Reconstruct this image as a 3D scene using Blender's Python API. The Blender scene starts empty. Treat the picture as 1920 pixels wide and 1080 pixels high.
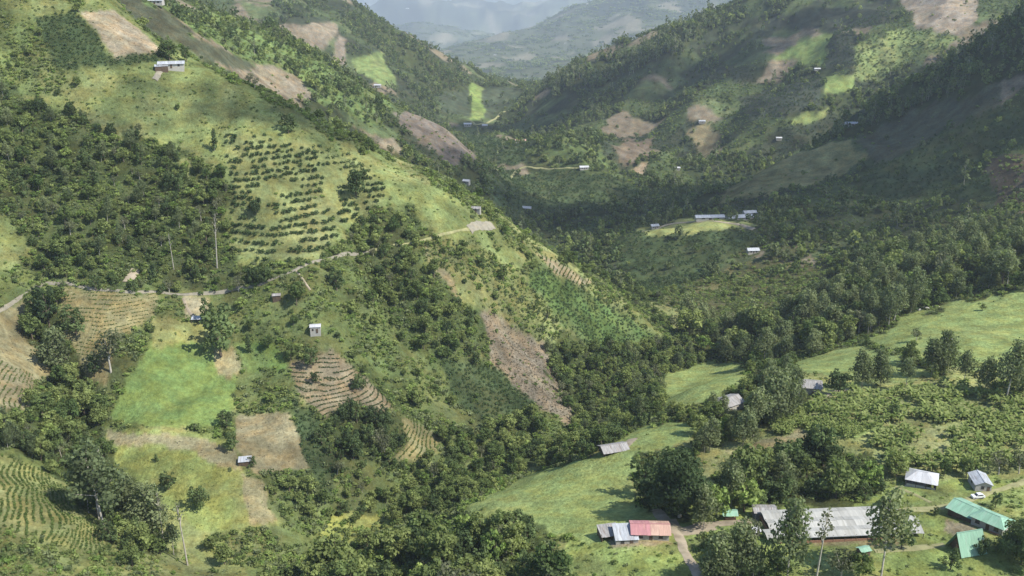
import bpy, math, random, time
import numpy as np
from mathutils import Vector
T0 = time.time()
sc = bpy.context.scene
COL = sc.collection
R = math.radians

# ------------------------------------------------------------------ camera, sky, sun, exposure
cam_d = bpy.data.cameras.new('camera'); cam = bpy.data.objects.new('camera', cam_d); COL.objects.link(cam)
cam_d.sensor_width = 36.0; cam_d.lens = 36.0; cam_d.clip_start = 1.0; cam_d.clip_end = 60000.0
cam.location = (0, 0, 0); cam.rotation_euler = (R(90-20), 0, 0)
sc.camera = cam
SUN_EL, SUN_AZ = R(50.0), R(115.0)          # azimuth clockwise from +Y (the way the camera looks)
world = bpy.data.worlds.new('World'); sc.world = world; world.use_nodes = True
wn = world.node_tree.nodes; wl = world.node_tree.links
bg = wn.get('Background') or wn.new('ShaderNodeBackground')
sky = wn.new('ShaderNodeTexSky'); sky.sky_type = 'NISHITA'; sky.sun_disc = False
sky.sun_elevation = SUN_EL; sky.sun_rotation = SUN_AZ; sky.altitude = 1600; sky.dust_density = 1.5
wl.new(sky.outputs[0], bg.inputs[0]); bg.inputs[1].default_value = 0.15
sun_d = bpy.data.lights.new('sun', 'SUN'); sun_d.energy = 4.4; sun_d.angle = R(0.55); sun_d.color = (1.0, 0.955, 0.86)
sun = bpy.data.objects.new('sun', sun_d); COL.objects.link(sun)
SUN_DIR = Vector((math.sin(SUN_AZ)*math.cos(SUN_EL), math.cos(SUN_AZ)*math.cos(SUN_EL), math.sin(SUN_EL)))
sun.rotation_euler = (-SUN_DIR).to_track_quat('-Z', 'Y').to_euler(); sun.location = (400, -200, 400)
sc.view_settings.view_transform = 'Standard'; sc.view_settings.look = 'None'
sc.view_settings.exposure = 0.60; sc.view_settings.gamma = 1.0
sc.cycles.max_bounces = 6; sc.cycles.diffuse_bounces = 2; sc.cycles.transmission_bounces = 2
sc.cycles.volume_bounces = 3; sc.cycles.caustics_reflective = False; sc.cycles.caustics_refractive = False

# ------------------------------------------------------------------ lie of the land
HAZE = 0.000062
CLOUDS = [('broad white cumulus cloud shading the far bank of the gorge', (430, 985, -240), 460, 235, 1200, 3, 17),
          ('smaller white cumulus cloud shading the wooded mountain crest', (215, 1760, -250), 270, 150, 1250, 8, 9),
          ('small thin cloud dimming the grassy crest of the near spur', (-140, 540, -95), 75, 42, 900, 12, 9, 0.74)]

PITCH = math.radians(20.0); FPX = 1920.0
SP, CP = math.sin(PITCH), math.cos(PITCH)
# visible points of the land: column, row of the 1920x1080 view and the distance north of the camera in metres
GROUND_PTS = [
 # below and around the near edge
 (-400,1300,170),(300,1300,190),(900,1300,185),(1500,1300,180),(2300,1300,180),
 # valley floor with the farm
 (2100,1080,240),(1920,1080,240),(1600,1080,238),(1300,1080,237),(1100,1080,239),(960,1080,243),
 (1900,1000,258),(1600,1000,260),(1200,1000,260),(1050,1000,268),(1600,900,296),(1900,900,294),(1600,800,336),(1900,800,332),
 (1900,700,390),(1900,600,470),(1900,540,520),(2100,600,465),(2100,800,330),(2100,520,530),
 (1330,715,412),(1600,690,425),(1250,800,356),(1150,845,334),(1000,930,302),(1200,930,296),(900,945,300),(1400,780,362),(1700,640,455),
 (1620,650,468),(1480,690,430),(1290,740,400),
 # creek
 (600,1040,300),(700,960,332),(880,880,372),(1080,800,423),(1200,740,473),(1290,680,539),(1250,620,614),
 # near left slopes
 (0,1080,235),(300,1080,262),(450,1080,275),(300,1000,290),(370,900,322),(300,800,350),(300,700,378),(300,600,405),(300,548,420),
 (300,450,450),(300,350,482),(300,250,515),(300,150,550),(330,115,575),
 (450,700,390),(560,800,360),(640,880,343),(500,950,312),(450,600,415),(450,450,458),(500,350,490),
 (100,600,398),(150,750,362),(230,900,318),(0,600,385),(0,700,350),(0,800,316),(0,900,284),(90,960,274),(0,450,430),(0,300,480),(0,150,530),
 (-300,1080,215),(-300,800,290),(-300,500,390),(-300,200,500),
 # crest of the near spur
 (-300,-110,600),(0,-70,610),(120,-40,630),(210,0,640),(300,80,600),(450,160,560),(560,220,545),(640,260,540),(730,310,530),(820,355,525),(900,410,525),
 (950,432,530),(1010,480,540),(1100,520,560),(1180,560,585),(1260,620,600),
 # face of the spur
 (700,400,490),(700,500,455),(750,600,435),(800,700,415),(800,800,390),(600,500,436),(680,620,415),(750,760,385),
 (950,600,480),(1000,700,455),(1050,770,430),(1100,650,500),(1150,620,540),(850,500,480),(600,380,490),
 # second ridge
 (120,-60,1150),(280,0,1150),(420,40,1150),(540,75,1150),(640,140,1130),(740,190,1120),(830,230,1120),(890,292,1130),
 (300,40,850),(470,130,940),(600,200,950),(700,260,955),(800,330,955),(860,385,955),
 # third ridge
 (100,-90,2100),(300,-60,2150),(520,-30,2200),(640,0,2200),(700,40,2150),(760,70,2150),(830,110,2200),(900,150,2320),
 (430,40,1850),(560,60,1900),(640,130,1800),(700,170,1760),(780,190,1800),(840,220,1800),
 # saddle and knoll
 (880,235,1750),(910,200,2050),(930,163,2350),(980,165,2350),(1070,250,1330),(1000,266,1350),(1150,310,1280),(1190,350,1200),
 (1080,320,1230),(1080,400,1080),(960,340,1180),(900,310,1250),(1000,400,1050),(1100,450,930),(1230,560,690),
 # shed knoll, gorge and near woods on the far bank
 (1390,410,900),(1300,425,880),(1250,480,820),(1230,530,760),(1400,520,740),(1500,560,660),(1400,620,580),(1600,570,570),
 (1750,500,640),(1900,480,620),(1600,480,720),(1500,430,830),(1700,420,800),(2100,450,640),
 # olive hill and dark hillside
 (1600,262,1080),(1500,290,1080),(1400,340,1060),(1330,377,1030),(1500,370,960),
 (1750,300,950),(1900,300,860),(1750,200,1080),(1640,200,1200),(1760,130,1180),(1860,60,1150),(1920,20,1120),(2100,-60,1100),(2100,200,900),
 # right mountain
 (1400,0,2000),(1290,50,1950),(1180,90,1950),(1070,130,1980),(990,190,2000),(1500,-40,1950),(1700,-60,1900),(1920,-70,1800),
 (1500,60,1750),(1500,150,1550),(1580,210,1430),(1750,60,1550),(1300,150,1700),(1300,250,1500),(1200,200,1650),(1200,280,1450),(1380,280,1350),(1100,200,1750),(1000,240,1700),
 # far country
 (1400,-20,9400),(1250,-5,9200),(1100,8,9000),(1000,40,8600),(930,65,8300),(860,92,7900),(1250,60,7000),(1050,100,6400),(1000,110,6200),(950,140,5200),(1100,120,5400),
 (830,42,11500),(760,52,11500),(890,78,11000),(700,60,11500),
 (300,-25,22000),(700,-25,22000),(960,-25,22000),(1300,-25,22000),(1700,-40,22000),(640,8,15000),(700,14,15200),(770,24,15000),(860,30,15400),(960,24,15000),(1050,4,15400),(1200,-10,15600),
]
# land the camera cannot see (valleys behind the ridges): column, distance, height relative to the camera
HIDDEN_PTS = [
 (300,760,-140),(450,720,-190),(640,720,-232),(820,720,-262),(950,720,-266),(1100,690,-264),
 (350,1450,-240),(500,1400,-262),(640,1400,-292),(800,1400,-312),
 (1500,1250,-318),(1350,1230,-322),(1760,1400,-240),(1900,1400,-190),(1640,1400,-285),
 (640,3500,-560),(800,3300,-520),(400,3500,-450),(1200,2900,-470),(1500,2900,-420),(1000,3000,-480),
 (830,9600,-1400),(700,9000,-1400),(830,13300,-1900),(960,13000,-1900),(1200,12800,-1700),(600,13300,-1900),(1600,13000,-1700),(700,18000,-1900),(860,18000,-1900),(1000,18000,-1850),
 (0,1500,-250),(0,3500,-450),(0,8000,-1000),(0,22000,-1300),(1920,3000,-350),(1920,9000,-1100),(1920,22000,-1100),
 (-400,900,-60),(-400,1500,-200),(-400,22000,-1300),(2300,1300,-200),(2300,2000,-60),(2300,22000,-1100),
 (0,820,-60),
]
def _tps_setup():
    uw, s = [], []
    for px, py, Y in GROUND_PTS:
        v = (540.0-py)/FPX; yc = CP+v*SP; zc = -SP+v*CP
        uw.append(((px-960.0)/FPX/yc, math.log(Y))); s.append(-zc/yc)
    for px, Y, z in HIDDEN_PTS:
        t = -z/Y; v = (SP-t*CP)/(CP+t*SP); yc = CP+v*SP
        uw.append(((px-960.0)/FPX/yc, math.log(Y))); s.append(t)
    P = np.array(uw); S = np.array(s); n = len(S)
    d2 = ((P[:,None]-P[None])**2).sum(-1)
    K = 0.5*d2*np.log(d2+1e-12) + 2e-4*np.eye(n)
    A = np.zeros((n+3,n+3)); A[:n,:n] = K; A[:n,n] = 1; A[:n,n+1:] = P; A[n,:n] = 1; A[n+1:,:n] = P.T
    c = np.linalg.solve(A, np.concatenate([S,np.zeros(3)]))
    return P, c
_TP, _TC = _tps_setup()
def _base(u, w):
    out = np.empty(u.size); uu = u.ravel(); ww = w.ravel(); n = len(_TP)
    for i in range(0, uu.size, 20000):
        a = uu[i:i+20000,None]-_TP[None,:,0]; b = ww[i:i+20000,None]-_TP[None,:,1]
        d2 = a*a+b*b
        out[i:i+20000] = (0.5*d2*np.log(d2+1e-12))@_TC[:n]+_TC[n]+_TC[n+1]*uu[i:i+20000]+_TC[n+2]*ww[i:i+20000]
    return out.reshape(u.shape)
# ------------------------------------------------------------------ noise
_perm = np.random.RandomState(11).permutation(4096).astype(np.int64)
_grad = np.stack([np.cos(np.linspace(0, 2*np.pi, 64, endpoint=False)), np.sin(np.linspace(0, 2*np.pi, 64, endpoint=False))], 1)
def perlin(x, y, seed=0):
    xi = np.floor(x).astype(np.int64); yi = np.floor(y).astype(np.int64); xf = x-xi; yf = y-yi
    def g(a, b):
        h = _perm[(_perm[(a+seed*131) & 4095]+b+seed*57) & 4095] & 63
        return _grad[h]
    fx = xf*xf*xf*(xf*(xf*6-15)+10); fy = yf*yf*yf*(yf*(yf*6-15)+10)
    def dot(a, b, dx, dy):
        q = g(a, b); return q[..., 0]*dx+q[..., 1]*dy
    n00 = dot(xi, yi, xf, yf); n10 = dot(xi+1, yi, xf-1, yf); n01 = dot(xi, yi+1, xf, yf-1); n11 = dot(xi+1, yi+1, xf-1, yf-1)
    return ((n00*(1-fx)+n10*fx)*(1-fy)+(n01*(1-fx)+n11*fx)*fy)*1.5
def fbm(x, y, lam, octs=3, seed=0):
    t = 0; a = 1.0
    for k in range(octs):
        t = t+a*perlin(x/lam, y/lam, seed+k); lam *= 0.5; a *= 0.5
    return t
def smooth(a, b, x):
    t = np.clip((x-a)/(b-a), 0, 1); return t*t*(3-2*t)
# ------------------------------------------------------------------ height grid (azimuth x log distance)
NU, NR = 700, 1000
UG = np.concatenate([np.linspace(-1.0, -0.63, 30, endpoint=False), np.linspace(-0.63, 0.63, NU-60), np.linspace(0.63, 1.0, 31)[1:]])
WG = np.concatenate([np.linspace(math.log(150.0), math.log(700.0), 330, endpoint=False), np.linspace(math.log(700.0), math.log(2600.0), 420, endpoint=False), np.linspace(math.log(2600.0), math.log(23500.0), 250)])
def _cr(n_to, src, at):      # linear resampling matrix row helper with cubic weights
    f = np.interp(at, src, np.arange(len(src))); i = np.clip(np.floor(f).astype(int), 1, len(src)-3); t = f-i
    M = np.zeros((len(at), len(src))); r = np.arange(len(at))
    M[r, i-1] = -0.5*t+t*t-0.5*t**3; M[r, i] = 1-2.5*t*t+1.5*t**3; M[r, i+1] = 0.5*t+2*t*t-1.5*t**3; M[r, i+2] = -0.5*t*t+0.5*t**3
    return M
cu = np.linspace(-1.02, 1.02, 170); cw = np.linspace(WG[0]-0.03, WG[-1]+0.03, 170)
CU, CW = np.meshgrid(cu, cw)
S = _cr(0, cw, WG) @ _base(CU, CW) @ _cr(0, cu, UG).T        # [NR, NU]
UU, WW = np.meshgrid(UG, WG)
YY = np.exp(WW); XX = UU*YY
def to_px(u, s):
    v = (SP-s*CP)/(CP+s*SP); yc = CP+v*SP
    return 960+u*yc*FPX, 540-v*FPX
PX, PY = to_px(UU, S)
def inside(poly, x, y):
    c = np.zeros(x.shape, bool); n = len(poly)
    for i in range(n):
        x0, y0 = poly[i]; x1, y1 = poly[i-1]
        if y0 == y1: continue
        c ^= ((y0 > y) != (y1 > y)) & (x < (x1-x0)*(y-y0)/(y1-y0)+x0)
    return c
# pastures and the farm floor stay smooth; everything else gets ribs and gullies that grow with distance
FLAT = [[(880,960),(1100,850),(1250,660),(1420,640),(1640,620),(1700,585),(2300,500),(2300,1300),(900,1300)]]
flat = np.zeros(S.shape)
for p in FLAT: flat = np.maximum(flat, (inside(p, PX, PY) & (YY < 620)).astype(float))
for _ in range(12):
    flat[1:-1, 1:-1] = (flat[1:-1, 1:-1]*2+flat[2:, 1:-1]+flat[:-2, 1:-1]+flat[1:-1, 2:]+flat[1:-1, :-2])/6
Z = -S*YY
rough = 1-0.8*flat
amp = 0
for k, lam in enumerate([9, 18, 36, 75, 150, 300, 620, 1300, 2600]):
    wt = smooth(0.30, 0.10, lam/YY)*smooth(0.004, 0.02, lam/YY)
    n = perlin(XX/lam, YY/lam, 20+k)
    rg = 1-2*np.abs(perlin(XX/lam+7.3, YY/lam*0.8+1.7, 40+k))
    amp = amp+wt*lam*(0.034*n+0.045*(rg-0.45)*(lam > 30))
Z = Z+amp*rough*(1+1.2*smooth(9000, 14000, YY)+0.35*smooth(1150, 1400, YY)*smooth(2600, 2100, YY))
# gullies cut into the slopes: pixels of the bottom line, depth m, half width m, distance limits
GULLIES = [
 ([(620,470),(660,560),(700,640),(740,720),(790,800)], 5.5, 11, 300, 520),
 ([(690,470),(730,560),(780,660),(850,740),(900,800)], 6.0, 10, 300, 520),
 ([(920,560),(960,620),(1040,640),(1060,700),(1090,770)], 5.0, 10, 300, 540),
 ([(60,540),(90,640),(120,720),(170,830),(220,930),(330,1030)], 6.0, 14, 200, 470),
 ([(330,480),(340,540)], 3.0, 9, 300, 520),
 ([(60,300),(120,400),(180,480)], 5.0, 18, 300, 560),
 ([(200,330),(260,430),(280,520)], 5.0, 14, 300, 560),
 ([(1030,520),(1100,600),(1180,680)], 4.0, 12, 300, 620),
 ([(620,190),(690,250),(760,320)], 10, 30, 850, 1100),
 ([(1480,240),(1420,260),(1330,300),(1240,320)], 16, 60, 1150, 1600),
 ([(1560,40),(1440,160),(1330,230),(1260,290)], 22, 50, 1250, 1900),
 ([(1380,30),(1300,110),(1220,200),(1180,270)], 22, 50, 1250, 1950),
 ([(1690,60),(1640,150),(1560,230)], 18, 50, 1250, 1900),
 ([(1880,230),(1780,330),(1640,400),(1500,440)], 10, 30, 650, 1150),
 ([(1920,330),(1800,400),(1640,450)], 10, 25, 600, 1000),
]
def col_s(u):
    f = np.interp(u, UG, np.arange(len(UG))); i = int(min(f, len(UG)-2)); t = f-i
    return S[:, i]*(1-t)+S[:, i+1]*t
def first_hit(px, py, ymin=0, ymax=1e9):
    v = (540-py)/FPX; yc = CP+v*SP; u = (px-960)/FPX/yc; s0 = -(-SP+v*CP)/yc
    c = col_s(u); ok = (c <= s0) & (np.exp(WG) >= ymin) & (np.exp(WG) <= ymax)
    if not ok.any():
        m = (np.exp(WG) >= ymin) & (np.exp(WG) <= ymax); j = np.where(m)[0][np.argmin(np.abs(c[m]-s0))]
        Y = math.exp(WG[j])
    else:
        j = int(np.argmax(ok))
        if j > 0 and c[j-1] > s0: t = (c[j-1]-s0)/(c[j-1]-c[j]+1e-12); Y = math.exp(WG[j-1]+t*(WG[j]-WG[j-1]))
        else: Y = math.exp(WG[j])
    return u*Y, Y
for line, dep, hw, y0, y1 in GULLIES:
    pts = [first_hit(a, b, y0, y1) for a, b in line]
    d = np.full(S.shape, 1e9); sub = (YY > y0-80) & (YY < y1+80)
    xs, ys = XX[sub], YY[sub]; best = np.full(xs.shape, 1e9); prog = np.zeros(xs.shape)
    for i in range(len(pts)-1):
        ax, ay = pts[i]; bx, by = pts[i+1]; L2 = (bx-ax)**2+(by-ay)**2+1e-9
        t = np.clip(((xs-ax)*(bx-ax)+(ys-ay)*(by-ay))/L2, 0, 1)
        q = np.hypot(xs-ax-t*(bx-ax), ys-ay-t*(by-ay)); m = q < best
        best[m] = q[m]; prog[m] = ((i+t)/(len(pts)-1))[m]
    fade = np.minimum(1, 4*np.minimum(prog+0.05, 1.05-prog))
    Z[sub] -= dep*fade*np.exp(-(best/hw)**2*1.2)
S = -Z/YY
PX, PY = to_px(UU, S)
RMIN = np.minimum.accumulate(S, axis=0)          # skyline so far along each column
def grid_at(x, y):
    u = x/y; w = np.log(y)
    fu = np.clip(np.interp(u, UG, np.arange(len(UG))), 0, len(UG)-1.001); fw = np.clip(np.interp(w, WG, np.arange(NR)), 0, NR-1.001)
    return fu, fw
def height(x, y):
    x = np.asarray(x, float); y = np.asarray(y, float); fu, fw = grid_at(x, y)
    i = fu.astype(int); j = fw.astype(int); a = fu-i; b = fw-j
    return (Z[j, i]*(1-a)+Z[j, i+1]*a)*(1-b)+(Z[j+1, i]*(1-a)+Z[j+1, i+1]*a)*b
def ground(px, py, ymin=0, ymax=1e9):
    x, y = first_hit(px, py, ymin, ymax); return Vector((x, y, float(height(x, y))))
def near_idx(x, y):
    fu, fw = grid_at(x, y); return np.round(fw).astype(int), np.round(fu).astype(int)
# ------------------------------------------------------------------ land cover
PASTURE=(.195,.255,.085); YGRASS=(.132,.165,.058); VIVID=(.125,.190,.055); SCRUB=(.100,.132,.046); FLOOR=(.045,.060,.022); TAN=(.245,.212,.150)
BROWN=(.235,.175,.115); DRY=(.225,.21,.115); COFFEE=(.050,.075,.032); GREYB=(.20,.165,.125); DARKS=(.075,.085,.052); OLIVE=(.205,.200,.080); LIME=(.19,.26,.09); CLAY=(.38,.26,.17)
# name, ground colour, growth, ragged edge in px, distance limits, outline in the view
#  growth: F wood, W open wood, S scrub, G grass, B bare or mown, C coffee grown dense, R contour rows, N bananas, K cane, D dotted bush rows
A=(180,720); M2=(830,1330); M3=(1500,2450); KN=(900,1500); RB=(560,1330); RM=(1230,2100)
COVER=[
 # near spur and left slopes
 ('grass_slope', YGRASS,'G',10,A,[(60,0),(210,0),(300,80),(450,160),(640,262),(820,352),(950,432),(1010,480),(960,520),(880,455),(780,430),(700,415),(640,430),(600,480),(520,500),(430,480),(420,300),(300,260),(180,210),(70,190),(0,150),(0,0)]),
 ('ridge_scrub', SCRUB,'S',8,A,[(0,20),(60,30),(85,80),(100,125),(130,140),(100,180),(0,170)]),
 ('plot_coffee_top', COFFEE,'C',3,A,[(62,32),(140,26),(180,60),(205,106),(300,98),(330,112),(260,120),(130,132),(100,125),(85,80)]),
 ('plot_bare_top', TAN,'B',2,A,[(148,22),(215,18),(265,58),(305,95),(215,108),(185,62)]),
 ('hill_meadow', YGRASS,'G',8,A,[(130,140),(330,122),(420,145),(455,182),(400,235),(280,250),(200,200),(100,180)]),
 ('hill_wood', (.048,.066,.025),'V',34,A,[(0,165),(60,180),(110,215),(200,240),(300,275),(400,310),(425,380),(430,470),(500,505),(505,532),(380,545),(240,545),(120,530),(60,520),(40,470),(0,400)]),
 ('slope_left', YGRASS,'G',4,A,[(-60,390),(10,410),(62,465),(40,495),(-60,520)]),
 ('bush_rows', (.155,.182,.070),'D',5,A,[(420,250),(560,262),(700,312),(722,372),(640,420),(600,470),(520,490),(430,470),(440,380)]),
 ('verge', SCRUB,'S',6,A,[(0,520),(60,520),(120,530),(240,545),(380,545),(505,532),(600,480),(640,520),(620,600),(560,660),(440,640),(380,600),(250,600),(120,640),(60,720),(0,640)]),
 ('roadside_cut', DRY,'B',3,A,[(-40,600),(60,556),(95,640),(100,700),(62,722),(-40,640)]),
 ('rows_edge', (.185,.165,.095),'R',3,A,[(-60,640),(60,705),(62,760),(0,780),(-60,780)]),
 ('rows_road', (.19,.175,.085),'R',3,A,[(112,542),(300,552),(290,592),(215,640),(200,720),(150,700),(120,620)]),
 ('plot_green', VIVID,'R',4,A,[(285,640),(400,640),(440,700),(440,770),(420,800),(290,800),(205,790),(235,715)]),
 ('plot_pale', (.20,.22,.08),'G',5,A,[(285,598),(380,598),(402,642),(285,648)]),
 ('bank_tan', (.25,.225,.14),'B',2,A,[(345,552),(395,556),(388,592),(350,592)]),
 ('track_bank', DRY,'B',5,A,[(400,660),(440,650),(450,690),(430,715),(405,700)]),
 ('plot_deep_green', (.10,.17,.045),'G',4,A,[(440,640),(520,640),(540,690),(470,710)]),  # grass plot of a deeper green than the bright plot
 ('scrub_mid', SCRUB,'S',6,A,[(440,700),(540,690),(570,740),(540,775),(445,785)]),
 ('low_pasture', (.165,.20,.06),'R',4,A,[(190,805),(330,805),(440,825),(450,880),(500,930),(528,980),(440,1002),(370,995),(300,940),(210,870)]),
 ('band_tan', (.21,.195,.11),'B',6,A,[(200,808),(330,812),(440,845),(450,885),(400,862),(310,835),(210,835)]),
 ('plot_tan', (.22,.20,.115),'B',3,A,[(445,782),(540,770),(590,875),(480,890),(440,840)]),
 ('strip_tan', (.20,.185,.10),'R',3,A,[(450,890),(490,900),(522,975),(470,985)]),
 ('rows_brown', (.19,.152,.098),'R',2,A,[(540,685),(620,655),(690,712),(737,765),(700,778),(615,792),(560,740)]),
 ('rows_green', (.16,.155,.075),'R',3,A,[(735,782),(790,788),(832,832),(800,862),(735,862)]),
 ('strip_coffee', COFFEE,'C',3,A,[(545,745),(600,785),(640,830),(625,925),(595,930),(560,820)]),
 ('grove_dark', FLOOR,'F',5,A,[(598,790),(660,752),(745,778),(765,830),(725,872),(640,862),(600,830)]),
 ('rib_wood', (.055,.075,.028),'V',18,A,[(640,440),(700,395),(760,388),(800,430),(790,490),(860,560),(920,600),(935,690),(860,690),(770,645),(715,560),(680,470)]),
 ('rib_scrub', (.085,.115,.040),'H',10,A,[(640,500),(700,560),(770,650),(860,690),(900,800),(810,800),(740,770),(690,700),(620,640),(600,560)]),
 ('slope_brown', (.185,.16,.095),'B',5,A,[(795,455),(850,480),(885,562),(862,565),(815,505)]),
 ('slide_scar', (.17,.142,.105),'T',6,A,[(905,585),(990,580),(1045,642),(1062,712),(1108,778),(1065,797),(990,752),(920,682)]),
 ('plot_coffee_rib', COFFEE,'C',5,A,[(830,672),(940,695),(1010,762),(900,792),(845,742)]),
 ('spur_scrub', (.13,.150,.056),'H',10,A,[(790,440),(880,450),(960,500),(1040,560),(1090,640),(1020,640),(930,590),(870,560)]),
 ('crest_scrub', (.12,.145,.052),'H',8,A,[(880,398),(960,428),(1020,476),(1110,518),(1200,562),(1280,625),(1235,645),(1170,590),(1090,540),(1000,492),(930,462)]),
 ('rows_spur', (.19,.165,.105),'R',2,A,[(1002,475),(1040,488),(1115,530),(1088,537),(1040,512)]),
 ('coffee_spur', (.07,.115,.035),'C',8,A,[(1000,505),(1080,540),(1180,590),(1240,640),(1200,700),(1120,670),(1060,620),(1000,540)]),
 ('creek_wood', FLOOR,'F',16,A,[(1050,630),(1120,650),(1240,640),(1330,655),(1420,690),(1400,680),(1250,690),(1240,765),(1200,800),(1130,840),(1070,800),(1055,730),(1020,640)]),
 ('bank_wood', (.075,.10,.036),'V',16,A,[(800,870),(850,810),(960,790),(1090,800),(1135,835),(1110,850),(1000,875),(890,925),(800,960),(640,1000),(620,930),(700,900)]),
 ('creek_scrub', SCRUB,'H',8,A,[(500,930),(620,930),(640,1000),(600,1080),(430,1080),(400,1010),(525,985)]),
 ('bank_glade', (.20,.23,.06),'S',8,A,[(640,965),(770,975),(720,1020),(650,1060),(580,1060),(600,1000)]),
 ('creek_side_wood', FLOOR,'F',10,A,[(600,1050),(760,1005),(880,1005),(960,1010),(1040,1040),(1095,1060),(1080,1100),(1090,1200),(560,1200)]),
 ('gully_wood', FLOOR,'F',16,A,[(40,600),(110,560),(125,640),(160,700),(200,720),(200,800),(215,880),(290,960),(335,1045),(230,1020),(150,960),(110,880),(0,850),(0,780),(70,760),(100,700)]),
 ('rows_low', (.155,.175,.065),'R',4,A,[(-60,840),(0,850),(110,895),(205,1005),(185,1050),(60,1005),(-60,960)]),
 ('low_scrub', (.14,.165,.06),'S',8,A,[(-60,960),(60,1005),(185,1050),(230,1020),(340,1050),(440,1010),(520,1200),(-60,1200)]),
 # valley floor
 ('farm_floor', (.155,.205,.06),'G',6,(150,420),[(1060,1010),(1240,960),(1340,940),(1640,900),(2300,880),(2300,1300),(1000,1300)]),
 ('terrace', (.19,.215,.08),'G',8,(240,600),[(1300,760),(1420,690),(1520,690),(1720,660),(2300,690),(2300,890),(1640,900),(1340,940),(1240,960),(1200,860)]),
 ('pasture_creek', PASTURE,'B',5,(240,600),[(870,955),(1000,885),(1120,855),(1130,845),(1200,800),(1310,788),(1322,812),(1220,850),(1180,900),(1200,950),(1240,972),(1180,1000),(1120,1020),(1060,1010),(985,975),(900,985)]),
 ('pasture_small', PASTURE,'B',4,(240,650),[(1245,700),(1330,680),(1400,680),(1402,722),(1340,757),(1245,762)]),
 ('pasture_mid', PASTURE,'B',4,(240,650),[(1480,678),(1610,648),(1690,670),(1765,702),(1700,716),(1600,712),(1510,698)]),
 ('pasture_wide', PASTURE,'B',4,(240,700),[(1620,640),(1700,588),(1920,536),(2300,520),(2300,720),(1900,700),(1800,690),(1720,668)]),
 ('cane', LIME,'K',5,(240,500),[(1440,780),(1520,760),(1640,775),(1660,805),(1600,820),(1450,815)]),
 ('banana_field', (.185,.215,.085),'N',6,(240,520),[(1520,745),(1640,735),(1760,725),(2000,720),(2000,885),(1800,885),(1660,880),(1620,840),(1650,800),(1520,790)]),
 ('dry_strip', DRY,'B',5,(240,500),[(1360,850),(1500,802),(1520,815),(1400,865)]),
 ('hedge', FLOOR,'F',4,(300,520),[(1238,764),(1330,760),(1350,778),(1322,792),(1238,794)]),
 ('hedge', FLOOR,'F',4,(300,620),[(1398,680),(1480,678),(1500,698),(1440,722),(1402,724)]),
 ('hedge', FLOOR,'F',3,(300,620),[(1690,660),(1775,694),(1768,710),(1685,676)]),
 ('farm_wood', FLOOR,'F',8,(220,420),[(1440,850),(1500,830),(1640,855),(1655,920),(1600,950),(1440,955),(1345,945),(1345,885)]),
 ('gate_wood', FLOOR,'F',6,(220,420),[(1195,850),(1285,840),(1300,900),(1290,985),(1235,955),(1195,905)]),
 ('terrace_wood', FLOOR,'F',8,(260,500),[(1310,775),(1420,695),(1500,705),(1520,770),(1420,800),(1345,835),(1300,845)]),
 ('track_wood', FLOOR,'W',6,(180,300),[(1310,1000),(1420,1005),(1420,1100),(1320,1100)]),
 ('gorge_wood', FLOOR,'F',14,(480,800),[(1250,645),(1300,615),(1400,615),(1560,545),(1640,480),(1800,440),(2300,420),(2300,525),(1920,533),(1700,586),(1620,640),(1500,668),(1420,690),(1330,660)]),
 ('gorge_scrub', (.095,.100,.045),'S',8,(560,900),[(1240,560),(1300,520),(1420,490),(1560,500),(1500,560),(1400,610),(1290,600)]),
 ('yard', (.20,.175,.115),'B',4,(180,420),[(1775,975),(1830,985),(1850,1005),(1800,1012),(1770,995)]),
 ('yard', (.20,.175,.115),'B',4,(180,420),[(1135,1012),(1250,1012),(1265,1022),(1150,1026)]),
 ('yard', (.19,.18,.10),'B',4,(180,420),[(1470,1012),(1690,1010),(1700,1022),(1480,1024)]),
 # far bank in the cloud shade
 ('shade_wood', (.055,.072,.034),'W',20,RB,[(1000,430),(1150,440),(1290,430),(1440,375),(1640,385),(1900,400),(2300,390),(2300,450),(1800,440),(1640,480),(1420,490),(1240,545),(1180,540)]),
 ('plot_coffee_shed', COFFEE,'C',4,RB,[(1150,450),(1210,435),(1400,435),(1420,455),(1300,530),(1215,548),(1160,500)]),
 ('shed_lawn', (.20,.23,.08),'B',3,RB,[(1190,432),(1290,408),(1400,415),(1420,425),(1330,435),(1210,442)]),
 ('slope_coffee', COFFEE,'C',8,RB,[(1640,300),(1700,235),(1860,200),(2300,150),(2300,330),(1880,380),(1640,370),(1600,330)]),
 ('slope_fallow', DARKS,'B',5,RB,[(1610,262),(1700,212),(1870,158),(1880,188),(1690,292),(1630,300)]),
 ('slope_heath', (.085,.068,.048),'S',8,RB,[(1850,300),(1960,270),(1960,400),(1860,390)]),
 ('olive_hill', OLIVE,'B',5,(850,1180),[(1320,382),(1400,332),(1480,288),(1590,262),(1632,298),(1560,335),(1450,362),(1370,380)]),
 ('ridge_trees', FLOOR,'F',6,(1000,1330),[(1560,250),(1640,192),(1760,125),(1860,52),(1990,-30),(1990,110),(1870,160),(1700,212),(1600,262)]),
 # second ridge on the left
 ('fallow_dark', DARKS,'B',4,(700,1330),[(200,-10),(255,-10),(400,85),(478,125),(440,132),(330,82),(300,75)]),
 ('ridge_green', (.10,.15,.05),'W',6,M2,[(255,-10),(420,36),(560,85),(640,138),(740,188),(700,240),(600,190),(478,125)]),
 ('plot_clay', (.20,.172,.125),'B',4,M2,[(455,128),(512,122),(562,150),(590,190),(545,192),(480,152)]),
 ('felled_slope', (.145,.125,.105),'T',5,M2,[(728,213),(800,203),(852,240),(905,302),(840,307),(785,262)]),
 ('ridge_low_wood', FLOOR,'F',10,M2,[(680,250),(780,290),(840,310),(905,305),(930,420),(860,390),(800,340)]),
 # saddle and knoll
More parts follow.
